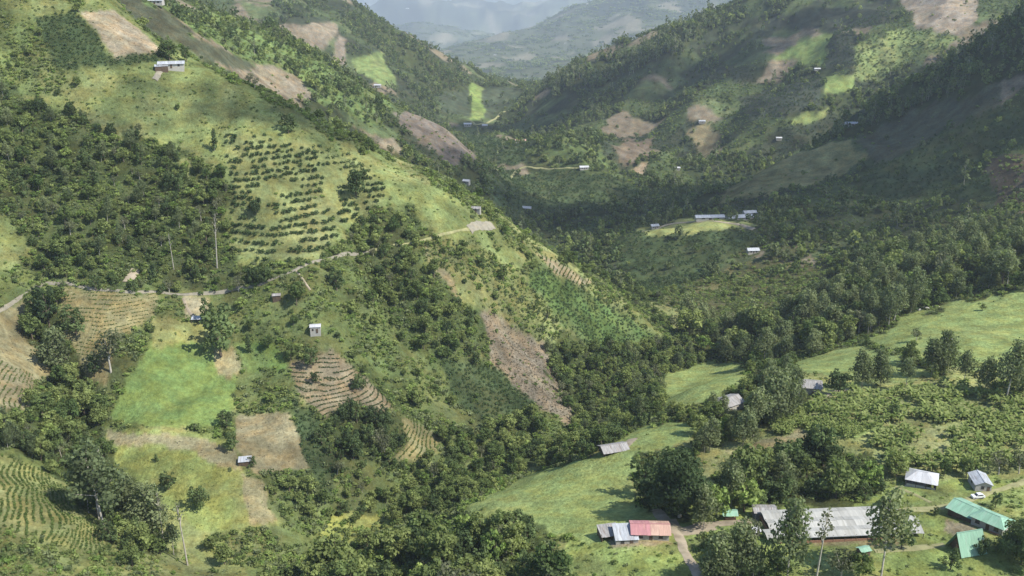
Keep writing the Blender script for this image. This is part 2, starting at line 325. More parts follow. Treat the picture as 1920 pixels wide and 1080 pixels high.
 ('plot_coffee_saddle', COFFEE,'C',4,(1100,1800),[(865,250),(940,262),(1000,270),(960,312),(900,312)]),
 ('knoll_wood', (.07,.10,.035),'F',6,(1150,1500),[(990,275),(1060,248),(1120,270),(1160,320),(1080,318),(1000,315)]),
 ('plot_coffee_knoll', COFFEE,'C',5,(980,1400),[(930,325),(1080,318),(1180,335),(1210,370),(1100,400),(960,390)]),
 ('saddle_green', (.16,.235,.06),'B',2,(1500,2450),[(882,155),(906,160),(908,222),(884,228)]),
 ('saddle_coffee', (.055,.075,.045),'C',2,(1500,2450),[(905,164),(982,166),(972,190),(908,222)]),
 ('saddle_plot', (.055,.075,.045),'C',2,(1500,2450),[(818,168),(874,160),(880,218),(830,212)]),
 # third ridge
 ('ridge_far_wood', FLOOR,'F',8,M3,[(640,0),(760,68),(900,152),(880,170),(800,170),(720,95),(660,60)]),
 ('plot_far_tan', (.20,.17,.125),'B',3,M3,[(465,40),(560,45),(640,42),(632,62),(600,98),(556,90),(520,60)]),
 ('plot_far_bare', (.19,.165,.13),'B',3,M3,[(632,64),(648,70),(652,128),(622,125)]),
 ('plot_far_green', (.15,.21,.07),'B',3,M3,[(664,108),(716,96),(730,132),(745,165),(700,158),(672,135)]),
 # right mountain
 ('cliff_bare', (.26,.22,.17),'B',4,RM,[(1676,-20),(1835,-20),(1832,30),(1802,70),(1722,50)]),
 ('slope_lit', (.16,.21,.075),'S',6,RM,[(1600,95),(1700,50),(1800,75),(1720,110),(1650,150),(1600,140)]),
 ('crest_trees', FLOOR,'F',6,(1650,2150),[(1020,165),(1100,122),(1190,92),(1290,50),(1330,30),(1345,55),(1250,112),(1150,152),(1040,185)]),
 ('plot_lime', (.15,.215,.065),'B',3,RM,[(1450,112),(1500,72),(1562,62),(1540,126)]),
 ('plot_square', (.165,.23,.07),'B',2,RM,[(1546,142),(1600,140),(1602,170),(1546,176)]),
 ('plot_yellow', (.17,.22,.07),'B',3,RM,[(1478,236),(1500,212),(1556,202),(1545,218)]),
 ('plot_coffee_mount', (.042,.055,.04),'C',3,RM,[(1388,185),(1460,160),(1540,136),(1540,192),(1470,222),(1390,212)]),
 ('plot_coffee_high', (.042,.055,.04),'C',3,RM,[(1440,30),(1670,0),(1676,40),(1560,60),(1440,50)]),
 ('plot_coffee_band', (.042,.055,.04),'C',3,RM,[(1562,60),(1610,55),(1600,120),(1548,130)]),
 ('plot_mount_tan', (.19,.16,.115),'B',3,RM,[(1420,155),(1448,112),(1492,115),(1462,157)]),
 ('plot_mount_fallow', (.165,.138,.10),'B',4,RM,[(1118,243),(1168,206),(1222,240),(1172,262)]),
 ('plot_mount_hay', (.20,.178,.10),'B',4,RM,[(1288,245),(1330,226),(1362,280),(1312,302)]),
 ('plot_mount_dark', (.15,.115,.085),'B',4,(1100,1700),[(1148,272),(1228,252),(1212,300),(1165,312)]),
 ('plot_orange', (.30,.22,.15),'B',2,(1050,1700),[(1180,322),(1216,306),(1206,332)]),
]
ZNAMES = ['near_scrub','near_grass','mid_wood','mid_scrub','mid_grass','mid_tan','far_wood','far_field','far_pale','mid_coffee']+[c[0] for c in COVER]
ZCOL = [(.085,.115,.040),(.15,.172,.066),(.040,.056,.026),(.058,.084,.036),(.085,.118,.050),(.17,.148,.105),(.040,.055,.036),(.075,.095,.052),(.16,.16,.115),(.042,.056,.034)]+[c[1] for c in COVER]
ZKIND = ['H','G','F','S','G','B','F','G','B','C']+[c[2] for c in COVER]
n1 = fbm(XX, YY, 45, 3, 3); n2 = fbm(XX, YY, 150, 3, 5); n3 = fbm(XX, YY, 420, 3, 6); n4 = fbm(XX, YY, 90, 3, 8)
ZI = np.where(n1 > 0.30, 1, 0)
def plots(x, y, size, seed):      # a patchwork of holdings: random number of the nearest plot centre
    a = x*0.94+y*0.34; b = -x*0.34*1.3+y*0.94*1.3; a = a+0.28*size*fbm(x, y, size*0.9, 2, seed); b = b+0.28*size*fbm(x, y, size*0.9, 2, seed+3)
    ia = np.floor(a/size).astype(np.int64); ib = np.floor(b/size).astype(np.int64); best = np.full(x.shape, 1e18); rid = np.zeros(x.shape)
    for da in (-1, 0, 1):
        for db in (-1, 0, 1):
            h1 = _perm[(_perm[(ia+da+seed*17) & 4095]+ib+db) & 4095]; h2 = _perm[(h1*7+13) & 4095]; h3 = _perm[(h1*3+101) & 4095]
            d = (a-(ia+da+0.15+0.7*h1/4095.0)*size)**2+(b-(ib+db+0.15+0.7*h2/4095.0)*size)**2; m = d < best; best[m] = d[m]; rid[m] = (h3/4095.0)[m]
    return rid
rm_ = int(np.searchsorted(WG, math.log(690.0))); rf_ = int(np.searchsorted(WG, math.log(2880.0)))
pr = np.ones(S.shape); pr[rm_:rf_+4] = plots(XX[rm_:rf_+4], YY[rm_:rf_+4], 62.0, 7)+0.22*n2[rm_:rf_+4]
mid = np.select([pr < 0.36, pr < 0.52, pr < 0.80, pr < 0.94], [2, 9, 3, 4], 5)
ZI = np.where(YY > 700, mid, ZI)
pf = np.ones(S.shape); pf[rf_:] = plots(XX[rf_:], YY[rf_:], 240.0, 9)+0.2*n3[rf_:]
far = np.select([pf < 0.42, pf < 0.86], [6, 7], 8)
ZI = np.where(YY > 2900, far, ZI).astype(np.int16)
wx = fbm(XX/YY*1920, WW*1500, 46, 3, 61); wy = fbm(XX/YY*1920, WW*1500, 46, 3, 67)
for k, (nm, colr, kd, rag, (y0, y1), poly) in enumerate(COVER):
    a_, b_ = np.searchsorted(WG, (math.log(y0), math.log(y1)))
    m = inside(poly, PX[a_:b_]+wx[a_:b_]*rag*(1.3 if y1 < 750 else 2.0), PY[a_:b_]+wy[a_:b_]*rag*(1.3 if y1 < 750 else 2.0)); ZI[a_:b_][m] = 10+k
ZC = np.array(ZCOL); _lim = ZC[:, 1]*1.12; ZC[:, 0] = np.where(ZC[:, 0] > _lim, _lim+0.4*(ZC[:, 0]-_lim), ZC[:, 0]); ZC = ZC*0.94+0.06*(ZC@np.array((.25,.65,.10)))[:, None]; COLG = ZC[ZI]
# soil, sward and drought differ from place to place
var = 1+0.30*fbm(XX, YY, 14, 2, 71)+0.28*n1*(YY < 800)+0.25*n4*(YY >= 800)
smoothz = np.array([n.startswith('pasture') or n == 'plot_green' for n in ZNAMES])[ZI]; var = np.where(smoothz, 1+0.2*(var-1), var)
var[rf_:] *= np.clip(1+0.7*smooth(6000, 14000, YY[rf_:])*fbm(XX[rf_:], YY[rf_:], 900, 3, 79), 0.35, 2.2)
COLG = COLG*np.clip(var, 0.35, 2.0)[..., None]
dry = (np.clip(fbm(XX, YY, 26, 3, 75)+0.05, 0, 0.6)*np.where(smoothz, 0.35, 1.0))[..., None]
COLG = COLG*(1-dry*0.42)+dry*0.42*np.array((.20,.175,.095))*np.clip(COLG.sum(-1, keepdims=True)/0.45, 0.3, 1.2)
COLG[1:-1, 1:-1] = COLG[1:-1, 1:-1]*0.6+0.1*(COLG[2:, 1:-1]+COLG[:-2, 1:-1]+COLG[1:-1, 2:]+COLG[1:-1, :-2])
# ------------------------------------------------------------------ materials
def new_mat(name):
    m = bpy.data.materials.new(name); m.use_nodes = True; nt = m.node_tree; nt.nodes.clear()
    out = nt.nodes.new('ShaderNodeOutputMaterial'); return m, nt, out
def nd(nt, t, **kw):
    n = nt.nodes.new(t)
    for k, v in kw.items(): setattr(n, k, v)
    return n
def mul(nt, a, b):
    n = nd(nt, 'ShaderNodeMix', data_type='RGBA', blend_type='MULTIPLY'); n.inputs[0].default_value = 1
    for s, v in ((6, a), (7, b)):
        if hasattr(v, 'is_output'): nt.links.new(v, n.inputs[s])
        else: n.inputs[s].default_value = v
    return n.outputs[2]
def noise(nt, scale, detail=3, vec=None, rough=0.55):
    n = nd(nt, 'ShaderNodeTexNoise'); n.inputs['Scale'].default_value = scale; n.inputs['Detail'].default_value = detail; n.inputs['Roughness'].default_value = rough
    if vec is not None: nt.links.new(vec, n.inputs['Vector'])
    return n.outputs[0]
def rng_map(nt, val, a, b, lo, hi):
    n = nd(nt, 'ShaderNodeMapRange'); nt.links.new(val, n.inputs[0])
    for i, v in zip((1, 2, 3, 4), (a, b, lo, hi)): n.inputs[i].default_value = v
    return n.outputs[0]
def ground_mat():
    m, nt, out = new_mat('land'); at = nd(nt, 'ShaderNodeAttribute', attribute_name='cover')
    geo = nd(nt, 'ShaderNodeNewGeometry'); pos = geo.outputs['Position']
    c = at.outputs['Color']
    for sca, lo, hi in ((0.09, 0.72, 1.28), (0.5, 0.76, 1.24), (1.7, 0.82, 1.18)):
        c = mul(nt, c, rng_map(nt, noise(nt, sca, 3, pos), 0.3, 0.7, lo, hi))
    tint = nd(nt, 'ShaderNodeMix', data_type='RGBA', blend_type='MULTIPLY'); nt.links.new(rng_map(nt, noise(nt, 0.16, 3, pos), 0.4, 0.65, 0, 0.8), tint.inputs[0])
    nt.links.new(c, tint.inputs[6]); tint.inputs[7].default_value = (1.16, 0.97, 0.80, 1)
    bs = nd(nt, 'ShaderNodeBsdfDiffuse'); nt.links.new(tint.outputs[2], bs.inputs[0])
    bp = nd(nt, 'ShaderNodeBump'); bp.inputs['Strength'].default_value = 0.9; bp.inputs['Distance'].default_value = 0.7
    nt.links.new(noise(nt, 0.8, 4, pos), bp.inputs['Height']); nt.links.new(bp.outputs[0], bs.inputs['Normal'])
    nt.links.new(bs.outputs[0], out.inputs[0]); return m
def leaf_mat(name, dark, light, trans=0.36):
    dark, light = ((c[0]*0.955, c[1], c[2]*0.98) for c in (dark, light)); dark, light = (tuple(0.97*v+0.03*(0.25*c[0]+0.65*c[1]+0.1*c[2]) for v in c) for c in (dark, light))
    m, nt, out = new_mat(name); oi = nd(nt, 'ShaderNodeObjectInfo'); at = nd(nt, 'ShaderNodeAttribute', attribute_name='tone')
    mx = nd(nt, 'ShaderNodeMix', data_type='RGBA'); nt.links.new(oi.outputs['Random'], mx.inputs[0]); mx.inputs[6].default_value = dark+(1,); mx.inputs[7].default_value = light+(1,)
    c = mul(nt, mx.outputs[2], at.outputs['Color'])
    d = nd(nt, 'ShaderNodeBsdfDiffuse'); nt.links.new(c, d.inputs[0])
    t = nd(nt, 'ShaderNodeBsdfTranslucent'); nt.links.new(mul(nt, c, (1.15, 1.25, 0.6, 1)), t.inputs[0])
    s = nd(nt, 'ShaderNodeMixShader'); s.inputs[0].default_value = trans; nt.links.new(d.outputs[0], s.inputs[1]); nt.links.new(t.outputs[0], s.inputs[2])
    nt.links.new(s.outputs[0], out.inputs[0]); return m
def surf_mat(name, col, rough=0.7, scale=1.2, lo=0.75, hi=1.2, spec=0.3, stain=None, streak=False, metal=0.0):
    m, nt, out = new_mat(name); tc = nd(nt, 'ShaderNodeTexCoord'); b = nd(nt, 'ShaderNodeBsdfPrincipled')
    vec = tc.outputs['Object']
    if streak:
        mp = nd(nt, 'ShaderNodeMapping'); mp.inputs['Scale'].default_value = (3.0, 0.4, 0.4); nt.links.new(vec, mp.inputs[0]); vec = mp.outputs[0]
    oi = nd(nt, 'ShaderNodeObjectInfo')
    c = mul(nt, col+(1,), rng_map(nt, noise(nt, scale, 4, vec), 0.3, 0.7, lo, hi))
    c = mul(nt, c, rng_map(nt, oi.outputs['Random'], 0, 1, 0.86, 1.1))
    if stain:
        mx = nd(nt, 'ShaderNodeMix', data_type='RGBA'); nt.links.new(rng_map(nt, noise(nt, scale*0.6, 5, vec), 0.52, 0.72, 0, 0.75), mx.inputs[0])
        nt.links.new(c, mx.inputs[6]); mx.inputs[7].default_value = stain+(1,); c = mx.outputs[2]
    nt.links.new(c, b.inputs['Base Color']); b.inputs['Roughness'].default_value = rough; b.inputs['Metallic'].default_value = metal
    b.inputs['Specular IOR Level'].default_value = spec; nt.links.new(b.outputs[0], out.inputs[0]); return m
M = {
 'land': ground_mat(),
 'leaf': leaf_mat('leaf_mixed', (.088,.128,.044), (.275,.305,.105)),
 'leaf_dark': leaf_mat('leaf_dark', (.066,.094,.042), (.145,.185,.072), 0.32),
 'leaf_gum': leaf_mat('leaf_gum', (.125,.150,.072), (.225,.245,.120)),
 'leaf_bright': leaf_mat('leaf_bright', (.150,.220,.055), (.290,.345,.105)),
 'leaf_pale': leaf_mat('leaf_pale', (.12,.13,.07), (.19,.19,.11)),
 'leaf_coffee': leaf_mat('leaf_coffee', (.046,.074,.030), (.078,.110,.045), 0.15),
 'leaf_banana': leaf_mat('leaf_banana', (.150,.195,.060), (.300,.330,.125), 0.4),
 'leaf_row': leaf_mat('leaf_row', (.075,.115,.030), (.130,.165,.050), 0.2),
 'leaf_dry': leaf_mat('dry_stalks', (.12,.098,.07), (.22,.185,.13), 0.1),
 'bark': surf_mat('bark', (.16,.125,.09), 0.9, 2.0, 0.6, 1.3),
 'bark_pale': surf_mat('bark_pale', (.46,.42,.35), 0.85, 1.0, 0.6, 1.15),
 'zinc': surf_mat('zinc_sheet', (.40,.42,.44), 0.5, 0.9, 0.75, 1.2, 0.4, (.25,.22,.20), True),
 'zinc_old': surf_mat('weathered_sheet', (.29,.28,.27), 0.7, 0.9, 0.6, 1.3, 0.3, (.20,.15,.12), True),
 'white_sheet': surf_mat('white_sheet', (.48,.485,.49), 0.5, 0.7, 0.85, 1.1, 0.4, (.45,.42,.40), True),
 'green_sheet': surf_mat('green_sheet', (.215,.375,.265), 0.55, 0.8, 0.85, 1.15, 0.35, (.30,.40,.32), True),
 'red_sheet': surf_mat('red_sheet', (.42,.20,.205), 0.6, 0.8, 0.85, 1.15, 0.3, (.48,.27,.22), True),
 'orange_sheet': surf_mat('faded_sheet', (.44,.28,.22), 0.65, 0.8, 0.85, 1.15, 0.3, (.60,.44,.33), True),
 'film': surf_mat('greenhouse_film', (.37,.365,.33), 0.6, 0.5, 0.82, 1.15, 0.4, (.29,.28,.235), True),
 'white_wall': surf_mat('white_render', (.42,.405,.36), 0.9, 1.5, 0.85, 1.1, 0.2, (.45,.38,.30)),
 'brick': surf_mat('brick_wall', (.30,.17,.11), 0.9, 3.0, 0.7, 1.25, 0.2),
 'wood': surf_mat('dark_timber', (.12,.085,.06), 0.85, 3.0, 0.6, 1.3, 0.2),
 'glass': surf_mat('window_glass', (.03,.035,.04), 0.12, 1.0, 0.9, 1.1, 0.5),
 'concrete': surf_mat('concrete', (.34,.32,.28), 0.9, 1.2, 0.75, 1.2, 0.2),
 'dirt': surf_mat('dirt_track', (.31,.26,.19), 0.95, 0.35, 0.7, 1.2, 0.1, (.20,.19,.10)),
 'dirt_pale': surf_mat('pale_gravel', (.245,.225,.175), 0.95, 0.5, 0.75, 1.15, 0.1, (.30,.26,.18)),
 'grass_track': surf_mat('grassy_track', (.27,.26,.13), 0.95, 0.5, 0.75, 1.2, 0.1, (.18,.21,.07)),
 'rock': surf_mat('pale_rock', (.46,.44,.39), 0.9, 1.5, 0.7, 1.2, 0.2),
 'paint': surf_mat('white_paint', (.72,.72,.72), 0.3, 1.0, 0.95, 1.05, 0.5),
 'tyre': surf_mat('tyre_rubber', (.02,.02,.02), 0.8, 3.0, 0.9, 1.1, 0.3),
 'lamp_glass': surf_mat('lamp_glass', (.55,.55,.5), 0.2, 1.0, 0.95, 1.05, 0.5),
}
# ------------------------------------------------------------------ mesh helpers
def mesh_np(name, verts, quads, mats, mat_idx=None, smooth_sh=False):
    me = bpy.data.meshes.new(name); verts = np.asarray(verts, np.float32); quads = np.asarray(quads, np.int32)
    me.vertices.add(len(verts)); me.vertices.foreach_set('co', verts.ravel())
    k = quads.shape[1]; me.loops.add(quads.size); me.loops.foreach_set('vertex_index', quads.ravel())
    me.polygons.add(len(quads)); me.polygons.foreach_set('loop_start', np.arange(0, quads.size, k, dtype=np.int32))
    if mat_idx is not None: me.polygons.foreach_set('material_index', np.asarray(mat_idx, np.int32))
    me.polygons.foreach_set('use_smooth', np.full(len(quads), smooth_sh))
    for m in mats: me.materials.append(m)
    me.update(calc_edges=True); return me
def mesh_py(name, verts, faces, mat, smooth_sh=False):
    me = bpy.data.meshes.new(name); me.from_pydata([tuple(v) for v in verts], [], faces); me.materials.append(mat)
    if smooth_sh: me.polygons.foreach_set('use_smooth', [True]*len(me.polygons))
    me.update(); return me
def link(name, me, parent=None, loc=None, rz=None):
    o = bpy.data.objects.new(name, me); COL.objects.link(o)
    if parent is not None: o.parent = parent
    if loc is not None: o.location = loc
    if rz is not None: o.rotation_euler = (0, 0, rz)
    return o
def tag(o, label=None, cat=None, group=None, kind=None):
    if label: o['label'] = label
    if cat: o['category'] = cat
    if group: o['group'] = group
    if kind: o['kind'] = kind
    return o
# ------------------------------------------------------------------ the land itself
verts = np.stack([XX, YY, Z], -1).reshape(-1, 3)
idx = np.arange(NR*len(UG)).reshape(NR, len(UG))
quads = np.stack([idx[:-1, :-1], idx[:-1, 1:], idx[1:, 1:], idx[1:, :-1]], -1).reshape(-1, 4)
me = mesh_np('terrain', verts, quads, [M['land']], None, True)
ca = me.color_attributes.new('cover', 'FLOAT_COLOR', 'POINT')
ca.data.foreach_set('color', np.concatenate([COLG.reshape(-1, 3), np.ones((COLG.size//3, 1))], 1).astype(np.float32).ravel())
terrain = tag(link('terrain', me), kind='structure')
print('terrain', time.time()-T0)

# ------------------------------------------------------------------ roads and tracks
KEEP_CLEAR = []     # x, y, radius: buildings, yards and roads stay free of plants
def clear_of(x, y, extra=0.0):
    ok = np.ones(len(x), bool)
    for cx, cy, r in KEEP_CLEAR: ok &= (x-cx)**2+(y-cy)**2 > (r+extra)**2
    return ok
def spline(pts, step):
    P_ = [np.array(p) for p in pts]; out = []
    for i in range(len(P_)-1):
        a = P_[max(i-1, 0)]; b = P_[i]; c = P_[i+1]; d = P_[min(i+2, len(P_)-1)]; n = max(2, int(np.linalg.norm(c-b)/step))
        for k in range(n):
            t = k/n; out.append(0.5*((2*b)+(c-a)*t+(2*a-5*b+4*c-d)*t*t+(3*b-3*c+d-a)*t**3))
    out.append(P_[-1]); return np.array(out)
def ribbon(name, px, width, mat, lim=(0, 1e9), lift=0.22, clear=True):
    c = spline([first_hit(a, b, *lim) for a, b in px], 1.1); q = np.random.RandomState(len(px)+int(abs(px[0][0])))
    t = np.gradient(c, axis=0); t /= np.linalg.norm(t, axis=1)[:, None]+1e-9; nrm = np.stack([-t[:, 1], t[:, 0]], 1)
    wob = np.convolve(q.normal(size=len(c)+8), np.ones(9)/9, 'valid')[:len(c)]; V = []; K = 5
    wob2 = np.convolve(q.normal(size=len(c)+8), np.ones(9)/9, 'valid')[:len(c)]
    for j in range(K):
        f = (j/(K-1)-0.5); off = f*width*(1+0.7*(wob if f < 0 else wob2)); p = c+nrm*off[:, None]
        z = height(p[:, 0], p[:, 1])+lift*(0.25 if j in (0, K-1) else (1.0 if j != K//2 else 1.25)); V.append(np.column_stack([p, z]))
    V = np.stack(V, 1); n = len(c); idx = np.arange(n*K).reshape(n, K)
    Q = np.stack([idx[:-1, :-1], idx[:-1, 1:], idx[1:, 1:], idx[1:, :-1]], -1).reshape(-1, 4)
    if clear:
        for p in c[::3]: KEEP_CLEAR.append((p[0], p[1], width*0.5))
    return tag(link(name, mesh_np(name, V.reshape(-1, 3), Q, [M[mat]], None, True)), kind='structure')
NEAR = (200, 720)
ribbon('hill_road', [(-40,602),(0,580),(40,558),(78,534),(120,532),(180,543),(250,548),(320,551),(390,549),(440,541),(490,533),(530,516),(565,500),(605,488),(660,476),(700,468)], 1.7, 'dirt_pale', NEAR, 0.4, False)
ribbon('hill_road', [(700,468),(760,458),(810,446),(850,436),(890,428)], 1.3, 'grass_track', NEAR, 0.4, False)
ribbon('hill_path', [(555,508),(568,525),(582,545)], 0.9, 'dirt', NEAR, 0.3)
ribbon('hill_path', [(345,560),(350,575),(360,592)], 1.4, 'dirt', NEAR, 0.3)
ribbon('road_bend', [(880,431),(895,424),(912,424),(922,420)], 4.2, 'dirt_pale', NEAR, 0.5)
ribbon('footpath', [(236,530),(246,518),(256,506)], 3.2, 'dirt', NEAR, 0.4)
ribbon('footpath', [(290,150),(296,142),(304,132)], 3.0, 'dirt_pale', NEAR, 0.4)
ribbon('farm_road', [(1232,955),(1244,970),(1262,988),(1272,1003),(1282,1025),(1294,1050),(1312,1085),(1330,1120)], 3.0, 'dirt', (180,420), 0.2)
ribbon('farm_yard', [(1250,975),(1270,992),(1300,992),(1330,984)], 6.0, 'dirt', (180,420), 0.17)
ribbon('farm_track', [(1325,985),(1370,980),(1420,974)], 2.6, 'dirt', (180,420), 0.2)
ribbon('farm_track', [(1560,972),(1640,964),(1700,956),(1770,950),(1830,932),(1870,920),(1930,900)], 2.8, 'grass_track', (180,420), 0.15)
ribbon('farm_track', [(1640,1034),(1700,1028),(1770,1021)], 2.2, 'grass_track', (180,420), 0.15)
ribbon('cattle_path', [(1680,912),(1720,930),(1745,943)], 1.6, 'grass_track', (180,420), 0.12)
ribbon('barn_path', [(1160,846),(1172,836),(1190,822)], 3.6, 'dirt', (240,420), 0.15)
ribbon('terrace_path', [(1535,750),(1560,738),(1590,730)], 3.6, 'dirt', (240,520), 0.15)
ribbon('shed_road', [(1195,437),(1250,422),(1300,416),(1340,415),(1380,420),(1415,430)], 4.0, 'dirt', (700,1100), 0.5)
ribbon('valley_road', [(925,318),(970,319),(1010,316),(1060,315),(1100,316)], 3.0, 'grass_track', (950,1500), 0.6)
ribbon('saddle_road', [(880,226),(900,233),(930,222),(960,203)], 4.5, 'grass_track', (1500,2300), 1.0)
# ------------------------------------------------------------------ buildings
def slab(name, quad, thick, mat, parent, jitter=0.0):
    a = [Vector(p) for p in quad]; n = (a[1]-a[0]).cross(a[-1]-a[0]).normalized()*thick
    k = len(a); V = [p+n*0.5 for p in a]+[p-n*0.5 for p in a]
    F = [tuple(range(k)), tuple(range(2*k-1, k-1, -1))]+[(i, i+k, (i+1) % k+k, (i+1) % k) for i in range(k)]
    return link(name, mesh_py(name, V, F, mat), parent)
def box(name, size, loc, mat, parent, bev=0.0):
    x, y, z = size[0]/2, size[1]/2, size[2]; V = [(-x,-y,0),(x,-y,0),(x,y,0),(-x,y,0),(-x,-y,z),(x,-y,z),(x,y,z),(-x,y,z)]
    F = [(0,3,2,1),(4,5,6,7),(0,1,5,4),(1,2,6,5),(2,3,7,6),(3,0,4,7)]
    return link(name, mesh_py(name, V, F, mat), parent, loc)
def root(name, label, cat, px, py, rz, lim=(180, 720), group=None, clear=6.0, z_off=0.0):
    p = ground(px, py, *lim); o = bpy.data.objects.new(name, None); COL.objects.link(o); o.empty_display_size = 2
    o.location = p+Vector((0, 0, z_off)); o.rotation_euler = (0, 0, R(rz)); tag(o, label, cat, group); KEEP_CLEAR.append((p.x, p.y, clear)); return o
def openings(r, w, d, h, wins, doors, wallm):
    for side, t, wid, hh, sill in wins:
        if side in 'fb':
            y = (-d/2-0.03) if side == 'f' else d/2+0.03; o = box('window', (wid, 0.10, hh), (t*w/2, y, sill), M['glass'], r); box('frame', (wid+0.24, 0.06, 0.12), (0, 0, -0.12), M['wood'], o); box('lintel', (wid+0.24, 0.06, 0.1), (0, 0, hh), M['wood'], o)
        else:
            x = (-w/2-0.03) if side == 'l' else w/2+0.03; o = box('window', (0.10, wid, hh), (x, t*d/2, sill), M['glass'], r); box('frame', (0.06, wid+0.24, 0.12), (0, 0, -0.12), M['wood'], o); box('lintel', (0.06, wid+0.24, 0.1), (0, 0, hh), M['wood'], o)
    for side, t, wid, hh in doors:
        if side in 'fb': box('door', (wid, 0.12, hh), (t*w/2, (-d/2-0.04) if side == 'f' else d/2+0.04, 0), M['wood'], r)
        else: box('door', (0.12, wid, hh), ((-w/2-0.04) if side == 'l' else w/2+0.04, t*d/2, 0), M['wood'], r)
def gable_walls(r, w, d, h, rise, mat, base=-2.0, inset=0.0):
    x, y = w/2-inset, d/2-inset; rr = rise*(y/(d/2))
    V = [(-x,-y,base),(x,-y,base),(x,y,base),(-x,y,base),(-x,-y,h),(x,-y,h),(x,y,h),(-x,y,h),(-x,0,h+rr-0.05),(x,0,h+rr-0.05)]
    F = [(0,1,5,4),(2,3,7,6),(1,2,6,9,5),(3,0,4,8,7),(4,5,9,8),(7,8,9,6)]
    return link('wall', mesh_py('wall', V, F, mat), r)
def sheets_gable(r, w, d, h, rise, n, mats, ov=0.5, sides=(-1, 1), th=0.06):
    k = rise/(d/2); W_ = w+2*ov; q = random.Random(int(w*100+d*10+n))
    for sd in sides:
        for i in range(n):
            x0 = -W_/2+W_*i/n; x1 = -W_/2+W_*(i+1)/n-0.02; y0 = sd*(d/2+ov)+sd*q.uniform(-.06, .06); z0 = h-ov*k; dz = 0.012*(i % 2)+q.uniform(0, .015)
            m = mats[min(len(mats)-1, int(i*len(mats)/n))]
            Q = [(x0, y0, z0+dz), (x1, y0, z0+dz), (x1, sd*0.03, h+rise+dz), (x0, sd*0.03, h+rise+dz)]
            slab('roof_sheet', Q if sd < 0 else Q[::-1], th, M[m], r)
    if len(sides) == 2: box('ridge_cap', (W_, 0.34, 0.07), (0, 0, h+rise+0.035), M[mats[0]], r)
def posts(r, pts, h, s=0.16, mat='wood', base=-1.5):
    for x, y in pts: box('post', (s, s, h-base), (x, y, base), M[mat], r)
def gable_house(name, label, cat, px, py, w, d, h, rise, rz, roofm, wallm, n=8, lim=(180, 720), wins=(), doors=(), ov=0.5, group=None, z_off=0.1, clear=None):
    r = root(name, label, cat, px, py, rz, lim, group, clear or max(w, d)*0.6, z_off)
    gable_walls(r, w, d, h, rise, M[wallm]); sheets_gable(r, w, d, h, rise, n, roofm if isinstance(roofm, tuple) else (roofm,), ov); openings(r, w, d, h, wins, doors, wallm); return r
def lean_to(r, x0, x1, y0, y1, z0, z1, n, mat, rough_=0.0, seed=3):
    q = random.Random(seed)
    for i in range(n):
        a = x0+(x1-x0)*i/n; b = x0+(x1-x0)*(i+1)/n-0.02; dz = 0.012*(i % 2)+q.uniform(0, .02)+q.uniform(0, rough_); yy = y0+q.uniform(-rough_, rough_)*2
        slab('roof_sheet', [(a, yy, z0+dz), (b, yy, z0+dz), (b, y1, z1+dz), (a, y1, z1+dz)], 0.05, M[mat], r)

# greenhouse: long spans of pale film over timber bays, low brick wall in front
g = root('greenhouse', 'long pale film-roofed greenhouse behind the tall slender trees of the farm', 'greenhouse', 1566, 992, 4, (180, 420), None, 19, 0.3)
GW, GD, SPN = 42.0, 15.0, 3
box('wall', (GW-0.6, 0.25, 2.5), (0, -GD/2+0.4, -1.6), M['brick'], g); box('wall', (0.25, GD-0.8, 2.5), (-GW/2+0.3, 0, -1.6), M['brick'], g); box('wall', (0.25, GD-0.8, 2.5), (GW/2-0.3, 0, -1.6), M['brick'], g); box('wall', (GW-0.6, 0.25, 3.6), (0, GD/2-0.4, -1.6), M['film'], g)
posts(g, [(-GW/2+0.35+i*(GW-0.7)/12, -GD/2+0.35) for i in range(13)]+[(-GW/2+0.35, -GD/2+j*GD/3) for j in (1, 2)]+[(GW/2-0.35, -GD/2+j*GD/3) for j in (1, 2)], 2.5)
for j in range(SPN):
    yc_ = -GD/2+GD/SPN*(j+0.5); hw = GD/SPN/2; off = (-2.2, 0, 0.0)[j]; nb = 16
    for sd in (-1, 1):
        for i in range(nb):
            x0 = -GW/2+GW*i/nb+off; x1 = x0+GW/nb-0.02; q = random.Random(j*100+i*2+sd); dz = q.uniform(-.03, .05)
            Q = [(x0, yc_+sd*hw, 2.3+dz), (x1, yc_+sd*hw, 2.3+q.uniform(-.03, .05)), (x1, yc_+sd*0.02, 2.75+dz), (x0, yc_+sd*0.02, 2.75+dz)]
            slab('film_panel', Q if sd < 0 else Q[::-1], 0.03, M['film'], g)
    box('gutter', (GW, 0.16, 0.1), (off, yc_-hw, 2.15), M['zinc'], g)
a = root('greenhouse', 'small pale low film roof at the end of the long greenhouse', 'greenhouse', 1704, 994, -6, (180, 420), None, 5, 0.2)
lean_to(a, -3.2, 3.2, -4.2, 4.2, 1.5, 2.2, 4, 'film', 0.05); posts(a, [(-3, -4), (3, -4), (-3, 4), (3, 4)], 1.6)
# small white hut left of it
gable_house('hut', 'small white roofed hut beside the end of the long greenhouse', 'hut', 1411, 1003, 3.4, 3.0, 1.9, 0.6, 15, 'white_sheet', 'white_wall', 4, (180, 420), wins=(('f', 0.3, 0.6, 0.6, 0.9),), doors=(('f', -0.4, 0.8, 1.7),), ov=0.3)
